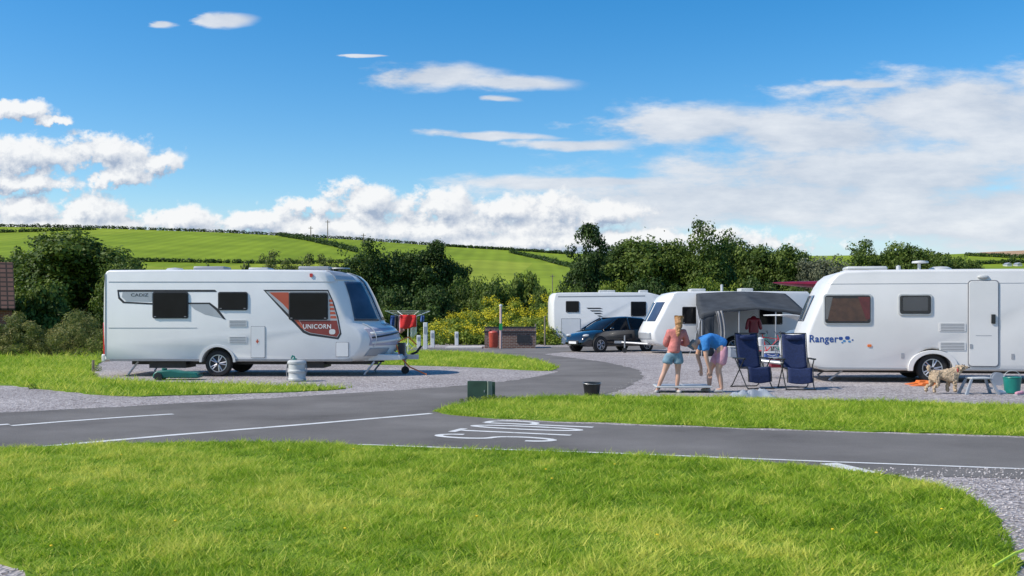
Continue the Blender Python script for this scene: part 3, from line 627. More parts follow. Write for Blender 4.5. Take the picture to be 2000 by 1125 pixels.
mb=MB(); mb.box(.5,6.6,.5,.58,.28,.38); mb.box(.5,6.6,1.72,1.80,.28,.38); mb.cyl((wx,.2,.325),(wx,2.1,.325),.04); mb.box(1.0,1.9,.3,1.1,.2,.36); mb.box(4.4,5.3,.3,1.3,.2,.36); mb.build('chassis',DARK,C1)
for px_,w_,hh in ((388,.86,.13),(488,.58,.10),(600,.86,.13)):
    o=MB().box(fx(px_)-w_/2,fx(px_)+w_/2,.75,1.5,2.60,2.63).build('roof_vent',WHITE2,C1,bevel=.01); MB().box(fx(px_)-w_/2+.04,fx(px_)+w_/2-.04,.8,1.45,2.63,2.60+hh).build('vent_cover',GREYP if px_!=488 else PALEPL,o,bevel=.03)
MB().lathe([(.22,2.60),(.24,2.64),(.18,2.69),(.001,2.71)],(fx(312),1.1,0)).build('roof_dome',PALEPL,C1)
o=MB().cyl((fx(645),1.2,2.58),(fx(645),1.2,2.68),.04).build('aerial_stem',PALEPL,C1); MB().lathe([(.001,2.71),(.24,2.705),(.25,2.68),(.001,2.67)],(fx(648),1.2,0)).build('aerial_disc',PALEPL,o)
mb=MB(); yc=1.15
mb.tube([(6.3,.45,.40),(7.25,yc-.05,.42)],.045); mb.tube([(6.3,1.85,.40),(7.25,yc+.05,.42)],.045); mb.box(7.1,7.55,yc-.06,yc+.06,.38,.50); mb.build('a_frame',STEEL,C1)
MB().tube([(7.35,yc,.5),(7.5,yc,.56),(7.62,yc,.72)],.03).build('hitch_lever',BLACK,C1)
o=MB().cyl((7.2,yc+.1,.15),(7.2,yc+.1,.8),.03).build('jockey_stem',STEEL,C1); MB().lathe([(.03,-.035),(.1,-.035),(.1,.035),(.03,.035)],(7.2,yc+.1,.1),axis='y').build('jockey_wheel',BLACK,o)
MB().prism([(fx(690),.36),(fx(690)+1.15,.40),(fx(690)+1.1,.52),(fx(690)+.1,.56)],.35,1.9).build('hitch_fairing',WHITE2,C1,bevel=.02)
for x_ in (.5,6.3):
    for y_ in (.25,2.05): MB().tube([(x_+.25,y_,.36),(x_,y_,.04),(x_+.05,y_,.02)],.025).build('corner_steady',STEEL,C1)
MB().tube([(7.5,yc,.75),(7.3,yc-.1,.95),(7.0,yc-.25,.8),(7.1,yc-.2,.45),(7.35,yc-.3,.2),(7.8,yc-.5,.02)],.018).build('power_cable',ORANGE,C1)
MB().box(7.05,7.2,yc-.2,yc-.02,.47,.8).build('regulator_box',DARK,C1,bevel=.02)
# ================================================================== RIGHT CARAVAN (rear end nearer the camera)
D2=22.3; X2=6.50; TH=R(9.5); SC2=F/D2
C2=empty('touring_caravan',(X2,D2,0),-TH,'older white touring caravan with blue lettering and a closed door cut by the right edge','caravan')
def gx(p):
    k=(p-1000)/F; return (k*D2-X2)/(math.cos(TH)+k*math.sin(TH))
def gz(q,p=1790): return H-(q-YH)*(D2-gx(p)*math.sin(TH))/F
wx2=gx(1822)
nose=[(7.0,.25,.6),(6.70,.34,.8),(6.56,.48,1),(6.51,.7,1),(6.51,.9,1),(6.54,1.10,1),(6.61,1.3,1),(6.69,1.5,1),(6.78,1.72,1),(6.88,1.95,1),(6.98,2.15,1),(7.09,2.31,.8),(7.25,2.43,.5),(7.46,2.49,.2)]
prof2=[(a-6.54,b,c) for a,b,c in nose]+[(1.6,2.51,0),(4,2.51,0),(6.3,2.5,0),(6.5,2.4,0),(6.6,2.2,0),(6.62,1.2,0),(6.6,.4,0),(6.4,.27,0)]+archpts(wx2,.42,.33,.27)+[(.9,.26,.1)]
S2=Shell(prof2,2.28,.12,-1,.07)
S2.build('body',WHITE2,C2)
MB().box(wx2-.40,wx2+.40,.34,1.94,.3,.74).build('wheel_housing',DARK,C2)
for y0,y1 in ((.62,1.10),(1.18,1.66)): S2.patch(6.3,9.0,y0,y1,.012,'front_window',BLUEGL,C2)
S2.patch(3.2,4.2,.5,.75,.012,'front_lamp',PALEPL,C2)
def win2(x0,x1,y0,y1,curt):
    pm=(x0+x1)/2; a,b,c,d=gx(x0),gx(x1),gz(y1,pm),gz(y0,pm)
    o=MB().prism(rrect(a,b,c,d,.07),-.022,-.001).build('window',PALEPL,C2,bevel=.006)
    MB().prism(rrect(a+.035,b-.035,c+.035,d-.035,.05),-.027,-.0225).build('dark_interior',DARK,o)
    if curt:
        MB().prism(rrect(a+.09,b-.09,c+.08,d-.10,.03),-.031,-.028).build('blind',BROWNCLOTH,o)
        MB().prism([(a+.05,d-.07),(a+.2,d-.07),(a+.09,c+.12),(a+.05,c+.12)],-.035,-.032).build('curtain',WHITE2,o,smooth=False)
        MB().prism([(b-.30,d-.07),(b-.05,d-.07),(b-.05,c+.12),(b-.13,c+.12)],-.035,-.032).build('curtain',REDCLOTH,o,smooth=False)
    else: MB().prism(rrect(a+.1,b-.1,c+.1,d-.07,.03),-.031,-.028).build('blind',GREYP,o)
    MB().prism(rrect(a+.04,b-.04,c+.04,d-.04,.05),-.042,-.036).build('pane',CLEAR,o)
win2(1608,1703,574,634,True); win2(1754,1821,574,616,False)
P_=1920
o=MB().prism(rrect(gx(1890),gx(1951),gz(717,P_),gz(547,P_),.08),-.015,-.001).build('door',TRIM,C2)
MB().prism(rrect(gx(1892),gx(1949),gz(715,P_),gz(549,P_),.07),-.028,-.016).build('door_panel',WHITE2,o,bevel=.006)
MB().box(gx(1935),gx(1943),-.06,-.0285,gz(632,P_),gz(614,P_)).build('handle',BLKPL,o,bevel=.006); MB().box(gx(1893),gx(1898),-.04,-.0285,gz(680,P_),gz(672,P_)).build('hinge',GREYP,o)
MB().prism(rrect(gx(1905),gx(1936),gz(656,P_),gz(655,P_),.004),-.031,-.0285).build('door_crease',GREYP,o,smooth=False)
MB().ball((gx(1920),-.01,gz(541,P_)),.12,.05,.05).build('awning_lamp',PALEPL,C2)
for q in (631,668):
    o=MB().prism(rrect(gx(1834),gx(1886),gz(q+16),gz(q),.01),-.012,-.001).build('fridge_vent',WHITE2,C2); mb=MB()
    for k in range(5): mb.box(gx(1837),gx(1883),-.016,-.0125,gz(q+14.5-k*3),gz(q+13.2-k*3))
    mb.build('louvre',TRIM,o,smooth=False)
text_obj('Ranger',gx(1581),gz(673,1600),.215,BLUEINK,C2,y=-.004,width=gx(1637)-gx(1581),off=.018)
for k,(px_,py_,q) in enumerate([(1642,661,.045),(1649,666,.03),(1655,660,.05),(1659,667,.028),(1665,664,.02),(1645,669,.02)]):
    cx=gx(px_); cz=gz(py_,1650); MB().prism(rrect(cx-q,cx+q,cz-q*.8,cz+q*.8,q*.7),-.004-.0004*k,-.001).build('lettering_flourish',LBLUE if k%2 else BLUEINK,C2,smooth=False)
MB().prism(rrect(gx(1694),gx(1702),gz(678),gz(673),.02),-.018,-.001).build('marker_lamp',ORANGE,C2)
mb=MB(); ring=[(wx2+.53*math.cos(math.pi*k/16),.27+.46*max(0,math.sin(math.pi*k/16))**.8) for k in range(17)]+[(wx2+.42*math.cos(math.pi*(16-k)/16),.27+.38*max(0,math.sin(math.pi*(16-k)/16))**.9) for k in range(17)]
mb.prism(ring,-.05,.02).build('wheel_arch_trim',WHITE2,C2,bevel=.01)
for xa,xb in ((.35,wx2-.55),(wx2+.55,6.4)): MB().box(xa,xb,-.012,.0,.30,.335).build('skirt_rail',GREYP,C2,smooth=False)
MB().box(.55,6.5,-.004,-.001,2.19,2.198).build('seam',GREYP,C2,smooth=False)
for p_ in (1760,1975): MB().box(gx(p_),gx(p_)+.06,-.01,-.001,gz(700),gz(690)).build('hook_up_socket',GREYP,C2)
wheel(C2,wx2,.14,.325,.19); wheel(C2,wx2,2.14,.325,.19,side=1)
mb=MB(); mb.box(.4,6.2,.5,.58,.2,.3); mb.box(.4,6.2,1.7,1.78,.2,.3); mb.cyl((wx2,.2,.325),(wx2,2.1,.325),.04); mb.build('chassis',DARK,C2)
o=MB().box(gx(1660),gx(1752),.7,1.4,2.50,2.53).build('roof_vent',WHITE2,C2,bevel=.01); MB().box(gx(1664),gx(1748),.75,1.35,2.53,2.62).build('vent_cover',PALEPL,o,bevel=.04)
o=MB().cyl((gx(1810),.7,2.49),(gx(1810),.7,2.70),.035).build('flue_stem',PALEPL,C2); MB().lathe([(.001,2.74),(.17,2.72),(.18,2.68),(.05,2.67)],(gx(1812),.7,0)).build('flue_cap',PALEPL,o)
MB().lathe([(.25,2.50),(.24,2.56),(.15,2.60),(.001,2.61)],(gx(1857),.9,0)).build('roof_dome',PALEPL,C2)
MB().lathe([(.05,2.50),(.05,2.62),(.001,2.64)],(gx(1770),.8,0)).build('roof_cap',PALEPL,C2)
mb=MB(); mb.tube([(.5,.5,.3),(-.8,1.1,.42)],.04); mb.tube([(.5,1.8,.3),(-.8,1.2,.42)],.04); mb.box(-1.1,-.7,1.09,1.21,.38,.48); mb.build('a_frame',STEEL,C2)
o=MB().cyl((-.75,1.3,.15),(-.75,1.3,.75),.03).build('jockey_stem',STEEL,C2); MB().lathe([(.03,-.035),(.1,-.035),(.1,.035),(.03,.035)],(-.75,1.3,.1),axis='y').build('jockey_wheel',BLACK,o)
for x_ in (.6,5.9):
    for y_ in (.2,2.05): MB().tube([(x_+.3,y_,.26),(x_,y_,.04),(x_+.06,y_,.02)],.022).build('corner_steady',STEEL,C2)
# ================================================================== MOTORHOME
D3=52.; SC3=F/D3; X3=PX(1072,D3); hx=lambda p:(p-1000)/SC3-X3; hz_=lambda q:H-(q-YH)/SC3
C3=empty('motorhome',(X3,D3,0),0,'white motorhome with dark striped side graphics seen rear end left in the background','motorhome')
pr=[(.25,.35,.3),(.08,.45,1),(.02,.8,1),(0,1.4,1),(.0,2.2,1),(.06,2.55,1),(.2,2.68,.6),(.5,2.71,.2),(3,2.73,0),(5.2,2.72,0),(5.9,2.55,0),(6.2,2.2,0),(6.15,2.0,0),(6.5,1.35,0),(7.0,1.15,0),(7.15,.8,0),(7.1,.4,0),(6.9,.35,0)]+archpts(6.0,.40,.34,.35)+archpts(1.7,.40,.34,.35)
S3=Shell(pr,2.3,.25,-1); S3.build('body',WHITE,C3)
for a in (1.7,6.0): MB().box(a-.38,a+.38,.3,2.0,.35,.72).build('wheel_housing',DARK,C3); wheel(C3,a,.14,.34,.2); wheel(C3,a,2.16,.34,.2,side=1)
win(C3,hx(1105),hx(1131),hz_(610),hz_(588)); win(C3,hx(1232),hx(1262),hz_(618),hz_(589))
MB().prism(rrect(hx(1096),hx(1134),hz_(672),hz_(622),.03),-.006,-.001).build('garage_door',TRIM,C3); MB().prism(rrect(hx(1097),hx(1133),hz_(671),hz_(623),.03),-.012,-.007).build('garage_panel',WHITE,C3)
for k in range(4): deco(C3,[(1145+k*7,601+k*5),(1172,601+k*5),(1178,603.5+k*5),(1149+k*7,603.5+k*5)],DARK,-.002,'decal',hx,hz_)
deco(C3,[(1090,578.5),(1260,577),(1260,579),(1090,580.5)],GREYP,-.002,'decal',hx,hz_)
MB().box(-.03,.05,.15,.33,hz_(662),hz_(648)).build('rear_lamp',REDL,C3,bevel=.02); MB().box(-.03,.05,1.95,2.15,hz_(662),hz_(648)).build('rear_lamp',REDL,C3,bevel=.02)
MB().box(-.02,.15,.15,2.15,.3,.5).build('rear_bumper',GREYP,C3,bevel=.03)
for p_ in (1180,1195,1260): MB().box(hx(p_)-.2,hx(p_)+.25,.7,1.3,2.72,2.86).build('roof_vent',PALEPL,C3,bevel=.03)
# ================================================================== WHITE CARAVAN WITH AWNING
D4=39.2; X4=5.15
C4=empty('touring_caravan',(X4,D4,0),0,'white caravan with sloping windowed nose and charcoal awning on its side behind the two people','caravan')
pr=[(.45,.32,.6),(.15,.40,1),(.02,.6,1),(0,.85,1),(.08,1.05,1),(.22,1.3,1),(.38,1.6,1),(.55,1.95,1),(.72,2.22,1),(.95,2.38,.6),(1.3,2.45,.2),(3,2.46,0),(5,2.46,0),(6.5,2.45,0),(6.65,2.3,0),(6.7,1.4,0),(6.65,.4,0),(6.5,.33,0)]+archpts(3.6,.38,.33,.33)
S4=Shell(pr,2.3,.45,-1); S4.build('body',WHITE,C4)
MB().box(3.24,3.96,.3,2.0,.34,.68).build('wheel_housing',DARK,C4); wheel(C4,3.6,.14,.32,.18); wheel(C4,3.6,2.16,.32,.18,side=1)
for y0,y1 in ((.16,.66),(.82,1.48),(1.64,2.14)): S4.patch(4.9,7.3,y0,y1,.012,'front_window',BLUEGL,C4)
S4.patch(1.9,2.9,.12,2.18,.012,'front_panel',SILVER,C4)
win(C4,1.55,2.3,1.18,1.85); win(C4,4.6,5.5,1.15,1.85)
MB().box(2.0,2.6,.6,1.3,2.46,2.58).build('roof_vent',PALEPL,C4,bevel=.03); MB().box(4.0,4.5,.6,1.3,2.46,2.6).build('roof_vent',PALEPL,C4,bevel=.03); MB().lathe([(.05,2.45),(.05,2.75),(.001,2.76)],(3.3,.9,0)).build('roof_flue',PALEPL,C4)
mb=MB(); mb.tube([(.4,.5,.36),(-.7,1.1,.42)],.04); mb.tube([(.4,1.8,.36),(-.7,1.2,.42)],.04); mb.box(-1.0,-.65,1.09,1.21,.38,.48); mb.build('a_frame',STEEL,C4)
o=MB().cyl((-.6,1.0,.15),(-.6,1.0,.7),.03).build('jockey_stem',STEEL,C4); MB().lathe([(.03,-.035),(.1,-.035),(.1,.035),(.03,.035)],(-.6,1.0,.1),axis='y').build('jockey_wheel',BLACK,o)
# awning
A=empty('caravan_awning',(7.25,D4,0),0,'charcoal fabric porch awning with open front on the side of the white caravan','awning')
def aw(mb,name,m,solid=0):
    mb.v=[(a-7.25,b-D4,c) for a,b,c in mb.v]; return mb.build(name,m,A,solid=solid)
ax0,ax1=7.25,10.75
def roofp(u,v):
    x=ax0+(ax1-ax0)*u; zf=1.50+.30*math.sin(math.pi*u)**.7-.05*u; zb=2.36+.08*math.sin(math.pi*u); z=zb+(zf-zb)*v**1.1
    sag=-.13*abs(math.sin(math.pi*2*u))*math.sin(math.pi*v); return (x+(-.32*v if u<.5 else .22*v)*(abs(u-.5)*2),D4-.02-2.6*v,z+sag)
aw(MB().grid(roofp,28,14),'canopy',AWN,.02)
def valf(u,v): p=roofp(u,1.0); return (p[0],p[1]-.01,p[2]-v*(.07+.08*abs(2*u-1)**2+.02*math.sin(u*22)))
aw(MB().grid(valf,30,3),'valance',AWN,.01)
def sidew(u,v):
    p=roofp(0,.02+.96*u); return (p[0],p[1],p[2]*(1-v)-.02+.03*v)
aw(MB().grid(sidew,10,8),'side_wall',AWN,.015)
for k in range(2):
    q=[]
    for (u_,v_) in ((.12+.44*k,.55),(.46+.44*k,.55),(.46+.44*k,.15),(.12+.44*k,.15)):
        p=sidew(u_,v_); q.append((p[0]-.02,p[1],p[2]))
    aw(MB().add(q,[(0,1,2,3)]),'side_window',GREYP,.012)
def frontl(u,v):
    p=roofp(.02+.10*u,1); return (p[0],p[1]+.05*math.sin(u*9)*v,(p[2]-.08)*(1-v)+.02)
aw(MB().grid(frontl,10,8),'front_panel',AWN,.015)
def drape(u,v):
    p=roofp(.135+.06*u+.03*math.sin(v*3),1); return (p[0],p[1]-.02+.04*math.sin(u*14),(p[2]-.1)*(1-v)+.1)
aw(MB().grid(drape,10,8),'tied_back_door',AWN2,.02)
def drape2(u,v):
    p=roofp(.93+.06*u,1); return (p[0],p[1]-.02+.04*math.sin(u*14),(p[2]-.1)*(1-v)+.1)
aw(MB().grid(drape2,8,8),'tied_back_door',AWN2,.02)
for xx,zz in ((6.98,1.46),(8.35,1.72),(9.7,1.72),(10.92,1.42)): aw(MB().cyl((xx,D4-2.6,0),(xx,D4-2.6,zz),.025),'pole',GREYP)
for (xa,xb) in ((6.95,6.2),(10.95,11.6)): aw(MB().cyl((xa,D4-2.6,1.42),(xb,D4-4.2,0),.008,n=5),'guy_line',PALEPL)
# ================================================================== BLACK CAR
def carbody(root,paint):
    st=[(-2.12,.55,.62),(-2.08,.82,.72),(-1.95,.98,.80),(-1.5,1.02,.87),(-.5,1.0,.89),(.5,.98,.89),(1.0,.95,.88),(1.5,.86,.84),(1.85,.76,.77),(2.05,.62,.66),(2.12,.48,.58)]
    def ring(x,zt,hw):
        zb=.24 if abs(x)<1.95 else .32; return [(x,-hw*.93,zb),(x,-hw,.42),(x,-hw,zt*.7),(x,-hw*.96,zt*.93),(x,-hw*.8,zt),(x,hw*.8,zt),(x,hw*.96,zt*.93),(x,hw,zt*.7),(x,hw,.42),(x,hw*.93,zb)]
    mb=MB(); n=10; mb.add([p for s_ in st for p in ring(*s_)],[(i*n+k,i*n+(k+1)%n,(i+1)*n+(k+1)%n,(i+1)*n+k) for i in range(len(st)-1) for k in range(n)]+[tuple(range(n)),tuple((len(st)-1)*n+k for k in range(n))])
    mb.build('body',paint,root)
    gs=[(-2.0,.99,.66,.72),(-1.7,1.32,.60,.78),(-1.3,1.44,.60,.80),(-.4,1.50,.60,.82),(.15,1.46,.58,.82),(.6,1.24,.60,.81),(1.1,.95,.66,.78)]
    mb=MB(); mb.add([p for x,zt,ht,hb in gs for p in ((x,-hb,.93),(x,-ht,zt-.03),(x,-ht*.85,zt),(x,ht*.85,zt),(x,ht,zt-.03),(x,hb,.93))],[(i*6+k,i*6+(k+1)%6,(i+1)*6+(k+1)%6,(i+1)*6+k) for i in range(6) for k in range(6)]+[tuple(range(6)),tuple(36+k for k in range(6))])
    mb.build('cabin_glass',GL,root)
    mb=MB(); rs=gs[1:5]; mb.add([p for x,zt,ht,hb in rs for p in ((x,-ht*1.01,zt-.05),(x,-ht*.86,zt+.012),(x,ht*.86,zt+.012),(x,ht*1.01,zt-.05))],[(i*4+k,i*4+k+1,(i+1)*4+k+1,(i+1)*4+k) for i in range(3) for k in range(3)]); mb.build('roof',paint,root)
    for s_ in (-1,1):
        MB().tube([(1.08,s_*.78,.95),(.6,s_*.72,1.22),(.15,s_*.62,1.45)],.03,6).build('windscreen_pillar',paint,root); MB().tube([(-.35,s_*.83,.95),(-.35,s_*.62,1.47)],.035,6).build('door_pillar',paint,root); MB().tube([(-1.35,s_*.82,.95),(-1.65,s_*.64,1.33)],.06,6).build('rear_pillar',paint,root)
        MB().ball((1.86,s_*.60,.70),.18,.14,.07).build('headlight',PALEPL,root); MB().ball((.75,s_*.97,1.0),.09,.09,.07).build('wing_mirror',paint,root); MB().box(-2.1,-1.98,s_*.62-.1,s_*.62+.1,.78,.92).build('tail_light',REDL,root,bevel=.02)
        for x_ in (1.32,-1.30):
            MB().lathe([(.001,s_*.80),(.37,s_*.80),(.37,s_*.893),(.001,s_*.893)],(x_,0,.33),axis='y').build('wheel_arch',BLACK,root); wheel(root,x_,s_*.82,.32,.2,side=s_)
    MB().box(2.0,2.15,-.36,.36,.36,.5).build('grille',DARK,root,bevel=.02); MB().box(2.13,2.165,-.26,.26,.36,.46).build('number_plate',WHITE,root)
    for yy in (-.895,.885): MB().box(-1.0,.95,yy,yy+.01,.30,.36).build('sill_trim',DARK,root,smooth=False)
CB=empty('parked_car',(4.2,42.0,0),math.atan2(-.55,-.84),'small black hatchback car parked between the motorhome and the white caravan','car'); carbody(CB,CARB); CB.scale=(.95,.95,.97)
# ================================================================== WHITE VAN WITH KAYAK
V=empty('parked_van',(7.35,26.2,0),0,'white van with raised bonnet mostly hidden behind the blue lettered caravan','van')
pr=[(.3,.3,.3),(.05,.4,1),(0,.7,1),(.06,.95,1),(.3,1.08,.8),(.95,1.2,.3),(1.35,1.6,.2),(1.6,1.9,.2),(1.9,1.96,.1),(3.2,1.98,0),(4.7,1.95,0),(4.8,1.2,0),(4.8,.4,0),(4.7,.3,0)]+archpts(3.9,.37,.33,.3)+archpts(.9,.37,.33,.3)
SV=Shell(pr,1.85,.25,-1); SV.build('body',WHITE,V)
SV.patch(5.1,6.9,.15,1.7,.01,'windscreen',GL,V); win(V,1.5,2.3,1.15,1.65)
for a in (.9,3.9): wheel(V,a,.12,.33,.2); wheel(V,a,1.73,.33,.2,side=1)
MB().grid(lambda u,v:(.95-1.25*u,.12+1.6*v,1.20+.30*u+.12*math.sin(math.pi*u)),10,8).build('bonnet',WHITE,V,solid=.03)
for x_ in (2.0,4.0): MB().box(x_,x_+.05,.1,1.75,1.98,2.14).build('roof_bar',DARK,V)
K=MB(); pts=[(.18*i,0,.10*(abs(i-12)/12)**3) for i in range(25)]; K.tube(pts,[max(.015,.22*math.sin(math.pi*(i+.15)/24.3)**.6) for i in range(25)],14)
K.v=[(a,b,c*.5) for a,b,c in K.v]
tag(K.build('kayak',MAROON,loc=(7.05,26.9,2.33)),'dark red kayak carried upturned on the van roof above the nose of the right caravan','kayak')
# ================================================================== people & dog
def skin(name,nodes,edges,m,parent,root,sub=2,displace=0):
    keys=list(nodes); me=bpy.data.meshes.new(name); me.from_pydata([nodes[k][0] for k in keys],[(keys.index(a),keys.index(b)) for a,b in edges],[])
    o=bpy.data.objects.new(name,me); COL.objects.link(o); o.modifiers.new('sk','SKIN').use_smooth_shade=True
    for i,k in enumerate(keys):
        r_=nodes[k][1]; r_=r_ if isinstance(r_,tuple) else (r_,r_); d_=me.skin_vertices[0].data[i]; d_.radius=r_; d_.use_root=(k==root)
    q=o.modifiers.new('ss','SUBSURF'); q.levels=sub; q.render_levels=sub
    dg=bpy.context.evaluated_depsgraph_get(); nm_=bpy.data.meshes.new_from_object(o.evaluated_get(dg)); bpy.data.objects.remove(o)
    nm_.name=name; nm_.materials.clear(); nm_.materials.append(m)
    if displace:
        for v in nm_.vertices: v.co+=v.normal*displace*noise.noise(v.co*(38 if displace>.0135 else 14))
    nm_.polygons.foreach_set('use_smooth',[True]*len(nm_.polygons))
    o=bpy.data.objects.new(name,nm_); COL.objects.link(o); o.parent=parent; return o
def hand(N,E,wk,pre,d,side):
    w_=Vector(N[wk][0]); d=Vector(d).normalized(); s=Vector(side); s=(s-d*s.dot(d)).normalized()
    N[pre+'p']=(tuple(w_+d*.055),(.032,.018)); E.append((wk,pre+'p'))
    c=d.cross(s)
    for k,(o_,L) in enumerate(((-.027,.062),(-.009,.072),(.009,.068),(.027,.052))):
        a=w_+d*.09+s*o_; b=a+d*L*.55+c*.008; e_=b+d*L*.4+c*.02
        N[pre+'a%d'%k]=(tuple(a),.0095); N[pre+'b%d'%k]=(tuple(b),.0085); N[pre+'c%d'%k]=(tuple(e_),.007); E.extend([(pre+'p',pre+'a%d'%k),(pre+'a%d'%k,pre+'b%d'%k),(pre+'b%d'%k,pre+'c%d'%k)])
    a=w_+d*.05-s*.045+c*.01; b=a+d*.035-s*.012+c*.01; N[pre+'t0']=(tuple(a),.011); N[pre+'t1']=(tuple(b),.009); E.extend([(pre+'p',pre+'t0'),(pre+'t0',pre+'t1')])
Dg=19.1; G1=empty('person',(PX(1316,Dg),Dg,0),0,'person with long fair hair in coral sweatshirt and denim shorts standing with back turned','person'); G1.scale=(.98,.98,.965)
N={'pel':((0,0,.82),(.125,.10)),'s1':((.01,0,.93),(.10,.082)),'s2':((.03,0,1.06),(.11,.088)),'ch':((.05,0,1.18),(.12,.088)),'nk':((.07,0,1.29),.048),'h0':((.085,.015,1.35),.058),'h1':((.10,.03,1.43),(.076,.085)),'h2':((.105,.025,1.505),(.066,.07)),
 'f1':((.125,.115,1.41),.014),'e1':((.025,.035,1.42),.012),'e2':((.175,.01,1.42),.012),
 'sl':((-.09,-.01,1.20),.050),'el':((-.155,.04,.97),.038),'wl':((-.02,.20,.95),.026),'sr':((.19,.02,1.20),.050),'er':((.275,.06,.97),.038),'wr':((.17,.24,.99),.026),
 'hl':((-.075,0,.76),.09),'tl':((-.125,0,.6),.078),'kl':((-.18,.015,.43),.053),'cl':((-.245,-.01,.28),.050),'al':((-.31,.03,.075),.032),'xl':((-.36,-.07,.035),.03),
 'hr':((.075,0,.76),.09),'tr':((.085,.01,.6),.078),'kr':((.085,.03,.43),.053),'cr':((.08,.01,.28),.050),'ar':((.06,.04,.075),.032),'xr':((.11,-.06,.035),.03)}
E=[('pel','s1'),('s1','s2'),('s2','ch'),('ch','nk'),('nk','h0'),('h0','h1'),('h1','h2'),('h1','f1'),('h1','e1'),('h1','e2'),('ch','sl'),('sl','el'),('el','wl'),('ch','sr'),('sr','er'),('er','wr'),('pel','hl'),('hl','tl'),('tl','kl'),('kl','cl'),('cl','al'),('al','xl'),('pel','hr'),('hr','tr'),('tr','kr'),('kr','cr'),('cr','ar'),('ar','xr')]
hand(N,E,'wl','L',(.8,.5,.1),(0,0,1)); hand(N,E,'wr','R',(-.8,.5,-.1),(0,0,1))
skin('body',N,E,SKIN,G1,'pel')
def sub(N,ks,add,over={}):
    o={}
    for k in ks:
        p,r_=N[k]; r_=r_ if isinstance(r_,tuple) else (r_,r_); o[k]=(p,(r_[0]+add,r_[1]+add))
    o.update(over); return o
Wd=sub(N,['s1','s2','ch','sl','el','wl','sr','er','wr'],.036,{'b':((.0,0,.85),(.165,.135)),'b2':((.0,0,.78),(.155,.13)),'s1':((.01,0,.95),(.155,.125)),'nk':((.06,0,1.255),(.075,.07))})
skin('sweatshirt',Wd,[('b2','b'),('b','s1'),('s1','s2'),('s2','ch'),('ch','nk'),('ch','sl'),('sl','el'),('el','wl'),('ch','sr'),('sr','er'),('er','wr')],CORAL,G1,'ch',displace=.013)
Sh={'w':((.0,0,.90),(.13,.105)),'pel':((0,0,.80),(.145,.115)),'hl':((-.08,0,.74),(.105,.11)),'hr':((.08,0,.74),(.105,.11)),'tl':((-.12,0,.64),(.11,.115)),'tr':((.09,0,.64),(.11,.115)),'ml':((-.135,0,.565),(.108,.112)),'mr':((.092,0,.565),(.108,.112))}
skin('shorts',Sh,[('w','pel'),('pel','hl'),('hl','tl'),('tl','ml'),('pel','hr'),('hr','tr'),('tr','mr')],DENIM,G1,'pel',displace=.008)
Hn={'a':((.105,.01,1.515),(.070,.074)),'b':((.10,-.01,1.44),(.084,.082)),'c':((.09,-.045,1.35),(.070,.055)),'d':((.075,-.085,1.26),(.060,.035)),'e':((.06,-.11,1.18),(.045,.022)),'g':((.045,-.115,1.12),(.02,.012))}
skin('hair',Hn,[('a','b'),('b','c'),('c','d'),('d','e'),('e','g')],HAIR,G1,'b',displace=.018)
for k1,k2 in (('al','xl'),('ar','xr')):
    p=Vector(N[k1][0]); q=Vector(N[k2][0]); skin('shoe',{'a':(tuple(p+Vector((0,.02,-.04))),(.04,.035)),'b':(tuple((p+q)/2+Vector((0,0,-.015))),(.042,.034)),'c':(tuple(q+(q-p)*.25),(.036,.03))},[('a','b'),('b','c')],SHOE,G1,'b')
Dm=19.2; G2=empty('person',(PX(1390,Dm),Dm,0),0,'person in blue T-shirt and pink shorts bending forward over the board on the ground','person')
N={'pel':((.22,0,.86),(.135,.14)),'s1':((.11,0,.96),(.13,.12)),'s2':((-.01,0,1.02),(.14,.125)),'ch':((-.13,0,1.03),(.145,.12)),'nk':((-.25,0,1.0),.056),'h0':((-.30,0,.965),.065),'h1':((-.345,0,.915),(.085,.09)),'h2':((-.39,0,.86),(.07,.075)),
 'f1':((-.28,0,.84),.016),'e1':((-.34,-.09,.92),.013),'e2':((-.34,.09,.92),.013),
 'sl':((-.17,-.17,.98),.058),'el':((-.15,-.21,.70),.044),'wl':((-.07,-.17,.44),.032),'sr':((-.17,.17,.98),.058),'er':((-.24,.2,.72),.044),'wr':((-.17,.16,.46),.032),
 'hl':((.20,-.09,.78),.10),'tl':((.15,-.10,.62),.09),'kl':((.10,-.11,.45),.063),'cl':((.14,-.11,.28),.058),'al':((.17,-.11,.08),.038),'xl':((.04,-.12,.04),.034),
 'hr':((.20,.09,.78),.10),'tr':((.10,.11,.62),.09),'kr':((-.01,.12,.46),.063),'cr':((-.02,.13,.28),.058),'ar':((-.02,.14,.08),.038),'xr':((-.15,.14,.04),.034)}
E=[('pel','s1'),('s1','s2'),('s2','ch'),('ch','nk'),('nk','h0'),('h0','h1'),('h1','h2'),('h1','f1'),('h1','e1'),('h1','e2'),('ch','sl'),('sl','el'),('el','wl'),('ch','sr'),('sr','er'),('er','wr'),('pel','hl'),('hl','tl'),('tl','kl'),('kl','cl'),('cl','al'),('al','xl'),('pel','hr'),('hr','tr'),('tr','kr'),('kr','cr'),('cr','ar'),('ar','xr')]
hand(N,E,'wl','L',(.05,.1,-1),(1,0,0)); hand(N,E,'wr','R',(-.05,-.1,-1),(1,0,0))
skin('body',N,E,SKIN,G2,'pel')
Td=sub(N,['s1','s2','ch','sl','sr'],.034,{'w':((.18,0,.925),(.165,.16)),'w2':((.235,0,.87),(.155,.16)),'ml':((-.15,-.19,.87),(.082,.082)),'m2':((-.15,-.20,.80),(.078,.078)),'mr':((-.19,.19,.87),(.082,.082)),'m3':((-.20,.20,.80),(.078,.078)),'nk':((-.22,0,1.0),(.085,.08))})
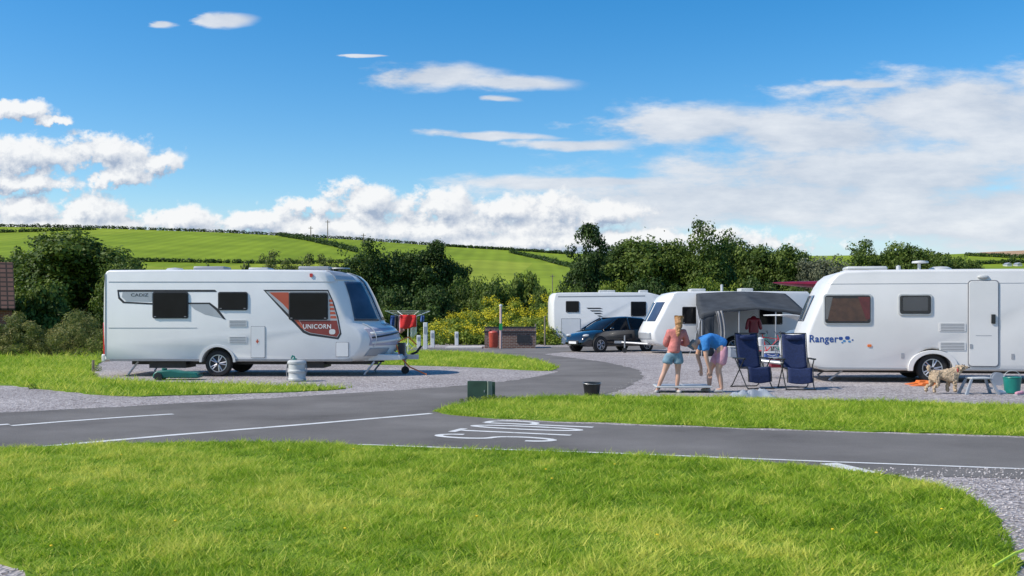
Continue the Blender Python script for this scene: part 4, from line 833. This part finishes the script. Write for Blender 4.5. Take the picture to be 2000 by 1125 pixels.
skin('t_shirt',Td,[('w2','w'),('w','s1'),('s1','s2'),('s2','ch'),('ch','nk'),('ch','sl'),('sl','ml'),('ml','m2'),('ch','sr'),('sr','mr'),('mr','m3')],BLUET,G2,'ch',displace=.013)
Sh={'w':((.17,0,.93),(.135,.14)),'pel':((.22,0,.84),(.155,.165)),'hl':((.20,-.09,.75),(.12,.12)),'hr':((.19,.09,.75),(.12,.12)),'tl':((.165,-.10,.63),(.115,.115)),'tr':((.12,.11,.63),(.115,.115)),'ml':((.14,-.105,.52),(.108,.108)),'mr':((.05,.118,.52),(.108,.108))}
skin('shorts',Sh,[('w','pel'),('pel','hl'),('hl','tl'),('tl','ml'),('pel','hr'),('hr','tr'),('tr','mr')],PINK,G2,'pel',displace=.008)
skin('hair',{'a':((-.32,0,.98),(.072,.082)),'b':((-.385,0,.93),(.074,.084)),'c':((-.425,0,.865),(.055,.07))},[('a','b'),('b','c')],GREYHAIR,G2,'b',displace=.012)
for k1,k2 in (('al','xl'),('ar','xr')):
    p=Vector(N[k1][0]); q=Vector(N[k2][0]); skin('shoe',{'a':(tuple(p+Vector((.03,0,-.04))),(.042,.038)),'b':(tuple((p+q)/2+Vector((0,0,-.015))),(.045,.036)),'c':(tuple(q+(q-p)*.25+Vector((0,0,.01))),(.038,.032))},[('a','b'),('b','c')],SHOE,G2,'b')
Dd=18.9; DG=empty('dog',(PX(1849,Dd),Dd,0),R(-4),'small curly cream dog standing beside the grey step stool facing right','dog'); DG.scale=(1.02,1.02,1.08)
N={'rump':((-.22,0,.33),(.075,.085)),'belly':((-.06,0,.345),(.075,.08)),'chest':((.10,0,.33),(.095,.105)),'neck':((.19,0,.425),(.06,.065)),'hd':((.25,0,.495),(.068,.07)),'mz':((.335,0,.465),(.038,.036)),'ns':((.385,0,.46),.022),
 't0':((-.29,0,.39),.028),'t1':((-.34,0,.45),.035),'t2':((-.32,0,.51),.035),
 'fl':((.13,-.065,.22),.042),'fl1':((.125,-.065,.12),.030),'fl2':((.135,-.065,.03),.034),'fr':((.07,.065,.22),.042),'fr1':((.03,.065,.12),.030),'fr2':((.04,.065,.03),.034),
 'bl':((-.21,-.07,.24),.058),'bl1':((-.17,-.07,.165),.040),'bl2':((-.26,-.07,.11),.029),'bl3':((-.24,-.07,.03),.034),'br':((-.27,.07,.24),.058),'br1':((-.25,.07,.165),.040),'br2':((-.36,.07,.11),.029),'br3':((-.34,.07,.03),.034),
 'ea':((.23,-.08,.48),.03),'ea1':((.225,-.10,.42),.032),'eb':((.23,.08,.48),.03),'eb1':((.225,.10,.42),.032)}
E=[('rump','belly'),('belly','chest'),('chest','neck'),('neck','hd'),('hd','mz'),('mz','ns'),('rump','t0'),('t0','t1'),('t1','t2'),('chest','fl'),('fl','fl1'),('fl1','fl2'),('chest','fr'),('fr','fr1'),('fr1','fr2'),('rump','bl'),('bl','bl1'),('bl1','bl2'),('bl2','bl3'),('rump','br'),('br','br1'),('br1','br2'),('br2','br3'),('hd','ea'),('ea','ea1'),('hd','eb'),('eb','eb1')]
skin('body',N,E,FUR,DG,'belly',sub=3,displace=.022)
MB().ball((.405,0,.465),.016,.02,.014).build('nose',BLKPL,DG); MB().lathe([(.072,-.012),(.077,0),(.072,.012)],(.175,0,.41),axis='x').build('collar',REDCLOTH,DG)
for s_ in (-1,1): MB().ball((.30,s_*.045,.51),.011,.008,.011).build('eye',BLKPL,DG)
# ================================================================== recliner chairs
def chair(px,py,rz,label):
    x,D=G(px,py); C=empty('recliner_chair',(x,D,0),rz,label,'chair','navy reclining garden chairs')
    path=[(-.32,.15),(-.31,.30),(-.27,.45),(-.05,.43),(.12,.42),(.18,.62),(.25,.90),(.30,1.12)]
    def cl(i0,i1,nm_):
        mb=MB(); seg=path[i0:i1+1]
        def f(u,v):
            t=u*(len(seg)-1); k=min(int(t),len(seg)-2); w=t-k; y=seg[k][0]*(1-w)+seg[k+1][0]*w; z=seg[k][1]*(1-w)+seg[k+1][1]*w
            return (-.24+.48*v,y,z-.03*math.sin(math.pi*v))
        mb.grid(f,12,8).build(nm_,NAVY,C,solid=.012)
    cl(0,2,'leg_rest'); cl(2,4,'seat'); cl(4,7,'backrest')
    MB().ball((0,.245,1.03),.17,.04,.06).build('head_cushion',NAVY,C)
    for s_ in (-1,1):
        MB().tube([(s_*.255,y,z) for y,z in path],.010,8).build('side_rail',BLKPL,C)
        MB().tube([(s_*.28,-.36,.015),(s_*.28,-.28,.05),(s_*.28,.22,.60)],.012).build('leg',BLKPL,C); MB().tube([(s_*.295,.40,.015),(s_*.295,.32,.05),(s_*.295,-.20,.60)],.012).build('leg',BLKPL,C)
        MB().box(s_*.30-.03,s_*.30+.03,-.25,.26,.60,.63).build('armrest',BLKPL,C,bevel=.01)
    for y_,z_ in ((-.36,.015),(.40,.015)): MB().cyl((-.30,y_,z_),(.30,y_,z_),.013).build('cross_bar',BLKPL,C)
    MB().cyl((-.255,.30,1.12),(.255,.30,1.12),.012).build('top_rail',BLKPL,C)
    MB().tube([(-.22,.11,.40),(.0,.13,.395),(.22,.11,.40)],.008).build('lacing',PALEPL,C)
chair(1470,758,R(14),'navy reclining chair turned slightly sideways nearest the bending person')
chair(1556,760,R(-3),'navy reclining chair facing forward beside the nose of the right caravan')
# ================================================================== small items
def place(px,py): x,y=G(px,py); return (x,y,0)
o=empty('folded_table',place(1335,768),R(-2),'flat grey folding table lying on the gravel at the feet of the two people','table')
MB().box(-.52,.55,0,.62,.10,.135).build('top',PALEPL,o,bevel=.01)
for xa,xb in ((-.49,-.01),(.04,.5)): MB().box(xa,xb,.03,.58,.136,.142).build('inset_panel',GREYPL,o,smooth=False)
for a in (-.45,.45):
    MB().tube([(a,.03,.10),(a,.0,.01),(a,.6,.01),(a,.57,.10)],.012).build('leg',DARK,o)
def crump(u,v):
    x=-.36+.72*u; y=-.18+.36*v; e_=min(u,1-u,v,1-v)*4; return (x*(1+.15*math.sin(v*9)),y*(1+.2*math.sin(u*7)),.01+min(1,e_)*(.06+.09*abs(noise.noise(Vector((x*7,y*7,.3))))*1.6))
tag(MB().grid(crump,26,16).build('crumpled_groundsheet',GREYPL,smooth=False,loc=place(1469,775)),'crumpled grey sheet lying on the gravel in front of the left recliner','groundsheet')
o=empty('bucket',place(1156,773),0,'black plastic bucket standing alone by the edge of the road','bucket')
MB().lathe([(.001,.01),(.125,.01),(.135,.02),(.165,.23),(.175,.24),(.172,.25),(.155,.25),(.125,.03),(.001,.03)]).build('pail',BLKPL,o)
MB().tube([(.168*math.cos(R(a)),-.05-.13*math.sin(R(a)),.245-.02*math.sin(R(a))) for a in range(0,181,15)],.005,6).build('handle',STEEL,o)
x,y=G(934,783); o=empty('service_cabinet',(x,y,0),R(-4),'dark green metal utility box standing on the near tip of the right grass strip','cabinet')
MB().prism(rrect(-.19,.15,.0,.345,.012),0,.07).build('front_panel',GREENBOX,o,bevel=.004)
MB().add([(.16,-.01,0),(.21,.22,0),(.21,.22,.33),(.16,-.01,.345),(.175,-.015,0),(.225,.215,0),(.225,.215,.33),(.175,-.015,.345)],[(0,1,2,3),(4,5,6,7),(0,4,7,3),(1,5,6,2),(3,7,6,2)]).build('side_panel',GREENBOX2,o,smooth=False)
MB().box(.24,.29,.05,.07,0,.33).build('rear_panel',GREENBOX,o,smooth=False)
MB().box(-.17,.15,.072,.2,0,.31).build('housing',GREENBOX,o,bevel=.01)
MB().box(.10,.115,-.008,-.001,.15,.19).build('catch',STEEL,o)
o=empty('water_barrel',place(580,745),0,'pale grey rolling water barrel standing upright beside the left caravan','water barrel')
MB().lathe([(.001,.0),(.17,.0),(.2,.02),(.21,.06),(.19,.09),(.19,.19),(.21,.215),(.21,.25),(.19,.275),(.19,.39),(.21,.41),(.21,.45),(.18,.48),(.06,.49),(.001,.49)]).build('drum',PALEPL,o)
MB().lathe([(.05,.485),(.05,.52),(.001,.525)],(-.05,0,0)).build('cap',TEAL,o)
MB().tube([(-.05,0,.52),(-.06,0,.56),(-.1,0,.58),(-.14,.06,.52)],.018).build('pump_head',TEAL,o)
MB().tube([(-.2,0,.46),(-.23,-.05,.3),(-.2,-.1,.04),(.2,-.1,.04),(.23,-.05,.3),(.2,0,.46)],.012).build('handle',TRIM,o)
o=empty('waste_container',place(342,743),R(3),'flat teal wheeled waste water container lying under the rear of the left caravan','waste container')
MB().prism([(-.52,.05),(-.5,.16),(-.42,.22),(-.1,.24),(.1,.20),(.45,.18),(.53,.12),(.53,.05)],0,.42).build('tank',DTEAL,o,bevel=.03)
MB().lathe([(.06,.23),(.06,.27),(.001,.275)],(-.3,.2,0)).build('cap',DTEAL,o)
for b in (-.02,.42): MB().lathe([(.001,-.02),(.09,-.02),(.09,.02),(.001,.02)],(-.38,b,.09),axis='y').build('wheel',BLKPL,o)
MB().tube([(.5,.1,.13),(.62,.1,.18),(.62,.32,.18),(.5,.32,.13)],.012).build('handle',BLKPL,o)
o=empty('step_stool',place(1911,770),R(4),'small grey folding step stool beside the cream dog','stool')
MB().box(-.20,.20,-.13,.13,.29,.325).build('tread',PALEPL,o,bevel=.012)
for sx in (-1,1):
    for sy in (-1,1): MB().add([(sx*.17,sy*.12,.29),(sx*.21,sy*.12,.29),(sx*.34,sy*.17,0),(sx*.29,sy*.17,0),(sx*.17,sy*.08,.29),(sx*.21,sy*.08,.29),(sx*.34,sy*.12,0),(sx*.29,sy*.12,0)],[(0,1,2,3),(4,5,6,7),(0,1,5,4),(1,2,6,5),(2,3,7,6),(3,0,4,7)]).build('leg',GREYPL,o,smooth=False)
    MB().box(sx*.25-.02,sx*.25+.02,-.13,.13,.10,.13).build('brace',GREYPL,o)
o=empty('bucket',place(1977,769),0,'teal plastic bucket by the caravan door at the right edge','bucket')
MB().lathe([(.001,.005),(.12,.005),(.135,.02),(.16,.30),(.17,.31),(.165,.32),(.145,.32),(.12,.03),(.001,.03)]).build('pail',TEAL,o)
MB().tube([(.16*math.cos(R(a)),0,.31+.13*math.sin(R(a))) for a in range(0,181,15)],.006,6).build('handle',PALEPL,o)
def shoe(px,py,m,label,rz):
    o=empty('shoe',place(px,py),rz,label,'shoe'); skin('upper',{'a':((-.09,0,.05),(.04,.045)),'b':((0,0,.045),(.045,.036)),'c':((.1,0,.035),(.038,.028))},[('a','b'),('b','c')],m,o,'b'); MB().slab([(-.13,-.04),(.1,-.05),(.15,0),(.1,.05),(-.13,.04)],.0,.018).build('sole',PALEPL,o)
shoe(1956,770,WHITE,'white shoe standing left of the teal bucket',R(20)); shoe(1991,772,PINK,'pink shoe right in front of the teal bucket',R(200))
tag(MB().prism([(-.28,0),(.28,0),(.28,.11),(.1,.11),(.08,.075),(-.05,.07),(-.07,.04),(-.25,.01)],-.1,.1).build('levelling_ramp',ORANGE,bevel=.006,loc=(PX(1803,21.0),21.0,0)),'orange stepped levelling ramp in front of the right caravan wheel','levelling ramp')
tag(MB().prism([(-.22,0),(.25,0),(.25,.09),(.05,.09),(.03,.05),(-.2,.01)],-.1,.1).build('levelling_ramp',ORANGE,bevel=.006,loc=(PX(1788,21.5),21.5,0)),'second orange levelling ramp just behind the first beside the right caravan wheel','levelling ramp')
o=empty('cable_reel',(PX(1962,20.9),21.2,0),0,'small grey cable reel lying under the caravan behind the step stool','reel')
MB().lathe([(.12,-.06),(.14,-.06),(.14,-.04),(.06,-.03),(.06,.03),(.14,.04),(.14,.06),(.12,.06)],(0,0,.14),axis='y').build('drum',GREYPL,o)
# clothes airer
o=empty('rotary_airer',(PX(797,38.5),38.5,0),R(12),'white rotary clothes airer hung with washing beyond the left caravan hitch','clothes airer')
MB().cyl((0,0,0),(0,0,1.55),.02).build('post',WHITE,o)
mb=MB(); ends=[]
for k in range(4):
    a=R(k*90+20); e_=(math.cos(a)*.95,math.sin(a)*.95,1.68); ends.append(e_); MB().tube([(0,0,1.35),e_],.014).build('arm',WHITE,o)
for t in (.45,.65,.82,1.0):
    for k in range(4):
        a_=Vector((0,0,1.35)).lerp(Vector(ends[k]),t); b_=Vector((0,0,1.35)).lerp(Vector(ends[(k+1)%4]),t); mb.cyl(a_,b_,.005,n=4)
mb.build('line',PALEPL,o)
for k in range(3): a=R(k*120); MB().tube([(0,0,.45),(math.cos(a)*.5,math.sin(a)*.5,.01)],.013).build('foot',WHITE,o)
def cloth(x,y,w,zt,h,m,label,rz=0,name='towel'):
    f=lambda u,v:(-w/2+w*u,.03*math.sin(u*11+v*3),-h*v*(1+.08*math.sin(u*5)))
    q=MB().grid(f,14,8).build(name,m,None,solid=.008,loc=(x,y,zt)); q.rotation_euler=(0,0,rz); tag(q,label,'laundry')
xa=PX(797,38.1)
cloth(xa+.02,38.0,.62,1.53,.50,REDT,'bright red towel hanging on the clothes airer',R(5))
cloth(xa-.45,38.2,.18,1.50,.62,DARK,'dark garment hanging left of the red towel on the airer',R(-10))
cloth(xa-.64,38.5,.18,1.50,.45,BLUE2,'blue garment hanging at the far left of the airer',R(40))
cloth(xa-.28,38.5,.22,1.52,.66,PINK,'pink garment hanging behind the red towel on the airer',R(10))
cloth(xa+.16,38.6,.25,1.50,.8,WHITE2,'white garment hanging low behind the red towel on the airer',R(10))
cloth(xa+.52,38.4,.14,1.50,.24,BLUE2,'small blue cloth hanging right of the red towel',R(10))
# brick disposal point
D5=46; x5=PX(995,D5); o=empty('disposal_point',(x5,D5,0),0,'low brown brick waste disposal enclosure at the road bend','disposal point')
mb=MB(); mb.box(-1.15,1.2,0,.22,0,.72); mb.box(-1.15,-.93,.22,1.58,0,.86); mb.box(.98,1.2,.22,1.58,0,.78); mb.box(-1.15,1.2,1.58,1.8,0,.92); mb.build('wall',BRICK,o,smooth=False)
mb=MB(); mb.box(-1.2,1.25,-.04,.25,.722,.79); mb.box(-1.2,1.25,1.57,1.84,.922,.98); mb.build('coping',DARK,o,smooth=False)
MB().box(-2.9,-1.25,-.9,1.4,.0,.07).build('concrete_pad',CONC,o,bevel=.01)
MB().box(.35,.95,-.035,-.001,.25,.6).build('notice_board',DARK,o,smooth=False)
tag(MB().lathe([(.001,.0),(.17,.0),(.2,.05),(.22,.62),(.235,.66),(.2,.72),(.001,.76)]).build('red_bin',mat('faded_red_plastic',(.48,.07,.04),.5),loc=(PX(964,45),45,.07)),'faded red bin standing at the left end of the brick enclosure','bin')
p=empty('marker_post',(PX(978,45.4),45.4,0),0,'tall pale pink post rising from the brick enclosure','post'); MB().cyl((0,0,0),(0,0,1.95),.055).build('shaft',PINKPOST,p); MB().lathe([(.07,1.93),(.07,2.0),(.001,2.03)]).build('cap',WHITE,p); MB().box(-.08,.08,-.07,-.056,.85,1.15).build('sign_plate',mat('green_plate',(.02,.3,.08),.4),p)
for i,(px,D,hh,lb) in enumerate([(831,44,1.2,'tall white electric hook up post right of the clothes airer'),(845,47,.8,'short white post right of the taller white post'),(818,46,.6,'low white post between the airer and the tall white post'),(892,50,.7,'small white topped post in front of the yellow flowers')]):
    p=empty('hook_up_post',(PX(px,D),D,0),0,lb,'post'); MB().box(-.09,.09,-.09,.09,0,hh).build('column',WHITE,p,bevel=.02); MB().box(-.06,.06,-.105,-.091,hh*.6,hh*.85).build('socket_cover',GREYPL,p)
for i,(px,D,hh,lb) in enumerate([(182,25.5,.35,'small wooden stake beside the rear corner of the left caravan'),(1064,50,1.5,'dark wooden post at the right end of the flowering bank'),(1046,50,1.1,'shorter wooden post left of the motorhome')]):
    tag(MB().cyl((0,0,0),(0,0,hh),.04,.035,8).build('wooden_post',WOODP,loc=(PX(px,D),D,0)),lb,'post')
def bike(x,y,rz,label,m):
    o=empty('bicycle',(x,y,0),rz,label,'bicycle')
    for xx in (-.5,.5):
        w=empty('wheel',(xx,0,.34)); w.parent=o
        MB().tube([(.33*math.cos(R(a)),0,.33*math.sin(R(a))) for a in range(0,361,15)],.02,6).build('tyre',BLACK,w)
        mb=MB()
        for k in range(8): mb.cyl((0,0,0),(.32*math.cos(k*.785),0,.32*math.sin(k*.785)),.004,n=4)
        mb.build('spokes',STEEL,w)
    mb=MB(); mb.tube([(-.5,0,.34),(-.05,0,.32),(.35,0,.72),(-.15,0,.78),(-.5,0,.34)],.018); mb.tube([(-.05,0,.32),(-.2,0,.88)],.016); mb.tube([(.5,0,.34),(.33,0,.85)],.016); mb.build('frame',m,o)
    MB().ball((-.2,0,.9),.12,.06,.03).build('saddle',BLKPL,o); MB().tube([(.33,-.28,.97),(.3,0,.88),(.33,.28,.97)],.012).build('handlebar',BLKPL,o)
bike(PX(1500,33),33,R(8),'bicycle standing in front of the awning opening',REDT); bike(PX(1520,34),34.2,R(160),'second bicycle just behind the first by the awning',TEAL)
p=empty('hanging_jacket',(PX(1472,38),38,0.75),0,'dark red jacket hanging inside the open awning','jacket')
skin('jacket_cloth',{'a':((0,0,.75),(.1,.06)),'b':((0,0,.5),(.2,.09)),'c':((0,0,.0),(.23,.1)),'d':((-.2,0,.62),.08),'e':((-.28,0,.2),.07),'f':((.2,0,.62),.08),'g':((.28,0,.2),.07)},[('a','b'),('b','c'),('b','d'),('d','e'),('b','f'),('f','g')],MAROON,p,'b'); MB().tube([(-.15,0,.72),(0,0,.84),(.15,0,.72)],.01).build('hanger',STEEL,p)
def boxy(name,px,D,w,d_,h,m,lid,label,cat):
    o=empty(name,(PX(px,D),D,0),0,label,cat); MB().box(-w/2,w/2,0,d_,0,h).build('tub',m,o,bevel=.02); MB().box(-w/2-.015,w/2+.015,-.015,d_+.015,h+.001,h+.05).build('lid',lid,o,bevel=.012); MB().tube([(-w*.35,-.03,h*.9),(0,-.06,h*.75),(w*.35,-.03,h*.9)],.01).build('handle',lid,o)
boxy('cool_box',1508,31,.45,.35,.32,BLUE2,WHITE,'blue cool box with white lid between the two recliners','cool box')
boxy('storage_crate',1520,28.5,.4,.3,.25,MAROON,GREYPL,'dark red storage crate right of the blue cool box','crate')
boxy('storage_crate',1440,35.5,.5,.4,.35,GREYPL,PALEPL,'grey storage crate on the ground in front of the awning','crate')
o=empty('camp_table',(PX(1490,30),29.6,0),0,'small camping table between the two recliners','table'); MB().box(-.35,.35,-.25,.25,.58,.605).build('top',PALEPL,o,bevel=.005)
for a in (-.32,.32):
    MB().tube([(a,-.22,.0),(a*.9,.22,.58)],.01).build('leg',STEEL,o); MB().tube([(a,.22,.0),(a*.9,-.22,.58)],.01).build('leg',STEEL,o)
tag(MB().lathe([(.001,0),(.1,0),(.11,.1),(.11,.2),(.05,.24),(.001,.26)]).build('plastic_bag',WHITE2,loc=(PX(1480,30)-.05,29.5,.605)),'white plastic bag on the camping table','bag')
tag(MB().tube([(2.72,5.62,.06),(2.95,5.85,.075),(3.25,6.1,.08),(3.9,6.8,.03)],.008,6).build('rope',LIME),'lime yellow rope across the bottom right corner of the grass','rope')
# ------------------------------------------------------------------ camera, sun, world
sc=bpy.context.scene
cam=bpy.data.cameras.new('camera'); cam.sensor_width=36; cam.clip_end=5000; cam.shift_y=(YH-562.5)/2000; cam.lens=F*36/2000
co=bpy.data.objects.new('camera',cam); COL.objects.link(co); co.location=(0,0,H); co.rotation_euler=(R(90),0,0); sc.camera=co
el=R(44); sd=Vector((-.92,-.26,0)).normalized()
sdir=Vector((sd.x*math.cos(el),sd.y*math.cos(el),math.sin(el)))
L=bpy.data.lights.new('sun','SUN'); L.energy=4.6; L.angle=R(.5); L.color=(1,.93,.82)
lo=bpy.data.objects.new('sun',L); COL.objects.link(lo); lo.rotation_euler=sdir.to_track_quat('Z','Y').to_euler(); lo.location=(-20,0,30)
w=bpy.data.worlds.new('World'); sc.world=w; w.use_nodes=True; nt=w.node_tree; nt.nodes.clear(); Nn=nt.nodes.new; Lk=nt.links.new
def mth(op,a,b=None,c=None,clamp=False):
    n_=Nn('ShaderNodeMath'); n_.operation=op; n_.use_clamp=clamp
    for i,q in enumerate((a,b,c)):
        if q is None: continue
        if isinstance(q,(int,float)): n_.inputs[i].default_value=q
        else: Lk(q,n_.inputs[i])
    return n_.outputs[0]
def sstep(a,lo_,hi_):
    n_=Nn('ShaderNodeMapRange'); n_.interpolation_type='SMOOTHSTEP'; n_.inputs[1].default_value=lo_; n_.inputs[2].default_value=hi_; Lk(a,n_.inputs[0]); return n_.outputs[0]
tc=Nn('ShaderNodeTexCoord'); sx=Nn('ShaderNodeSeparateXYZ'); Lk(tc.outputs['Generated'],sx.inputs[0])
ay=mth('MAXIMUM',mth('ABSOLUTE',sx.outputs[1]),.08); u=mth('DIVIDE',sx.outputs[0],ay); v=mth('DIVIDE',sx.outputs[2],ay)
def comb(a,b,c=0.):
    n_=Nn('ShaderNodeCombineXYZ')
    for i,q in enumerate((a,b,c)):
        if isinstance(q,(int,float)): n_.inputs[i].default_value=q
        else: Lk(q,n_.inputs[i])
    return n_.outputs[0]
def noise_(vec,scale,detail=6,rough_=.6,stretch=(1,1,1),off=(0,0,0)):
    m_=Nn('ShaderNodeVectorMath'); m_.operation='MULTIPLY_ADD'; Lk(vec,m_.inputs[0]); m_.inputs[1].default_value=stretch; m_.inputs[2].default_value=off
    n_=Nn('ShaderNodeTexNoise'); n_.noise_dimensions='2D'; n_.inputs['Scale'].default_value=scale; n_.inputs['Detail'].default_value=detail; n_.inputs['Roughness'].default_value=rough_; Lk(m_.outputs[0],n_.inputs['Vector']); return n_.outputs['Fac']
def ell(vec,lst):
    cur=None
    for cx,cy,rx,ry in lst:
        cu,cv=(cx-1000)/F,(YH-cy)/F; ia,ib=F/rx,F/ry
        m_=Nn('ShaderNodeVectorMath'); m_.operation='MULTIPLY_ADD'; Lk(vec,m_.inputs[0]); m_.inputs[1].default_value=(ia,ib,0); m_.inputs[2].default_value=(-cu*ia,-cv*ib,0)
        l_=Nn('ShaderNodeVectorMath'); l_.operation='LENGTH'; Lk(m_.outputs[0],l_.inputs[0])
        cur=l_.outputs['Value'] if cur is None else mth('SMOOTH_MIN',cur,l_.outputs['Value'],.3)
    return mth('SUBTRACT',1.0,cur)
CUM=[(40,305,150,44),(210,298,115,40),(310,318,60,26),(60,358,130,22),(230,345,80,22),(40,215,75,22),(105,235,40,12),(175,412,100,34),(40,412,115,34),(345,428,85,30),(500,432,110,26),(600,402,90,22),(715,395,90,44),(860,405,100,42),(980,410,95,36),(1090,408,90,38),(1190,420,95,32),(800,450,520,34),(1100,470,540,30),(100,440,260,18),(-200,330,200,90)]
SHT=[(830,150,175,34),(1010,163,135,20),(960,262,160,10),(1130,278,130,13),(1350,248,200,48),(1580,265,340,62),(1850,215,350,80),(2100,260,420,150),(1700,350,580,90),(1450,400,580,60),(2000,420,560,95),(1680,160,110,12),(440,28,65,16),(315,40,34,7),(960,197,50,6),(720,106,36,4),(1150,360,260,16)]
vec=comb(u,v)
def cumd(du,dv):
    vv=comb(mth('ADD',u,du),mth('ADD',v,dv)); n1=noise_(vv,30,7,.62,(1,1.3,1),(3.1,0,0)); n2=noise_(vv,80,3,.6,(1,1.1,1),(7.1,2,0))
    wx_=comb(mth('ADD',mth('ADD',u,du),mth('MULTIPLY',mth('SUBTRACT',n1,.5),.03)),mth('ADD',mth('ADD',v,dv),mth('MULTIPLY',mth('SUBTRACT',n2,.5),.014)))
    f=ell(wx_,CUM); return mth('ADD',mth('MULTIPLY_ADD',mth('SUBTRACT',n1,.5),1.75,f),mth('MULTIPLY',mth('SUBTRACT',n2,.5),.6))
d0=cumd(0,0); d1=cumd(-.006,.010)
a_c=sstep(d0,-.08,.36); shade=mth('MULTIPLY_ADD',mth('SUBTRACT',d0,d1),.95,.60,clamp=True)
n3=noise_(vec,9,7,.62,(1,3.2,1),(1.7,.4,0)); n4=noise_(vec,3.5,4,.6,(1,3.5,1),(5,0,0))
wv=comb(mth('ADD',u,mth('MULTIPLY',mth('SUBTRACT',n3,.5),.08)),mth('ADD',v,mth('MULTIPLY',mth('SUBTRACT',n4,.5),.03)))
s0=mth('MULTIPLY_ADD',mth('SUBTRACT',n3,.5),1.6,ell(wv,SHT)); a_s=mth('MULTIPLY',sstep(s0,-.12,.58),.94)
sky=Nn('ShaderNodeTexSky'); sky.sky_type='NISHITA'; sky.sun_disc=False; sky.sun_elevation=el; sky.sun_rotation=math.atan2(sdir.x,sdir.y); sky.air_density=1.0; sky.dust_density=.5; sky.ozone_density=1.8
hs=Nn('ShaderNodeHueSaturation'); hs.inputs['Saturation'].default_value=1.5; hs.inputs['Value'].default_value=1.08; Lk(sky.outputs[0],hs.inputs['Color'])
def mixc(f,a,b):
    n_=Nn('ShaderNodeMix'); n_.data_type='RGBA'
    if isinstance(f,float): n_.inputs[0].default_value=f
    else: Lk(f,n_.inputs[0])
    for i,q in ((6,a),(7,b)):
        if isinstance(q,tuple): n_.inputs[i].default_value=(*q,1)
        else: Lk(q,n_.inputs[i])
    return n_.outputs[2]
shs=mth('MULTIPLY_ADD',n3,1.8,-.35,clamp=True)
csheet=mixc(shs,(3.3,3.8,4.6),(5.5,5.7,6.0))
ccum=mixc(shade,(2.5,3.05,4.0),(6.3,6.35,6.4))
haze=mth('MULTIPLY',mth('SUBTRACT',1.0,sstep(v,.05,.13)),.55)
c=mixc(haze,hs.outputs[0],(3.6,4.4,5.4))
c=mixc(a_s,c,csheet)
c=mixc(mth('MULTIPLY',a_c,.97),c,ccum)
bg=Nn('ShaderNodeBackground'); bg.inputs['Strength'].default_value=.15; Lk(c,bg.inputs['Color']); out=Nn('ShaderNodeOutputWorld'); Lk(bg.outputs[0],out.inputs[0])
sc.view_settings.view_transform='Standard'; sc.view_settings.look='None'; sc.view_settings.exposure=0
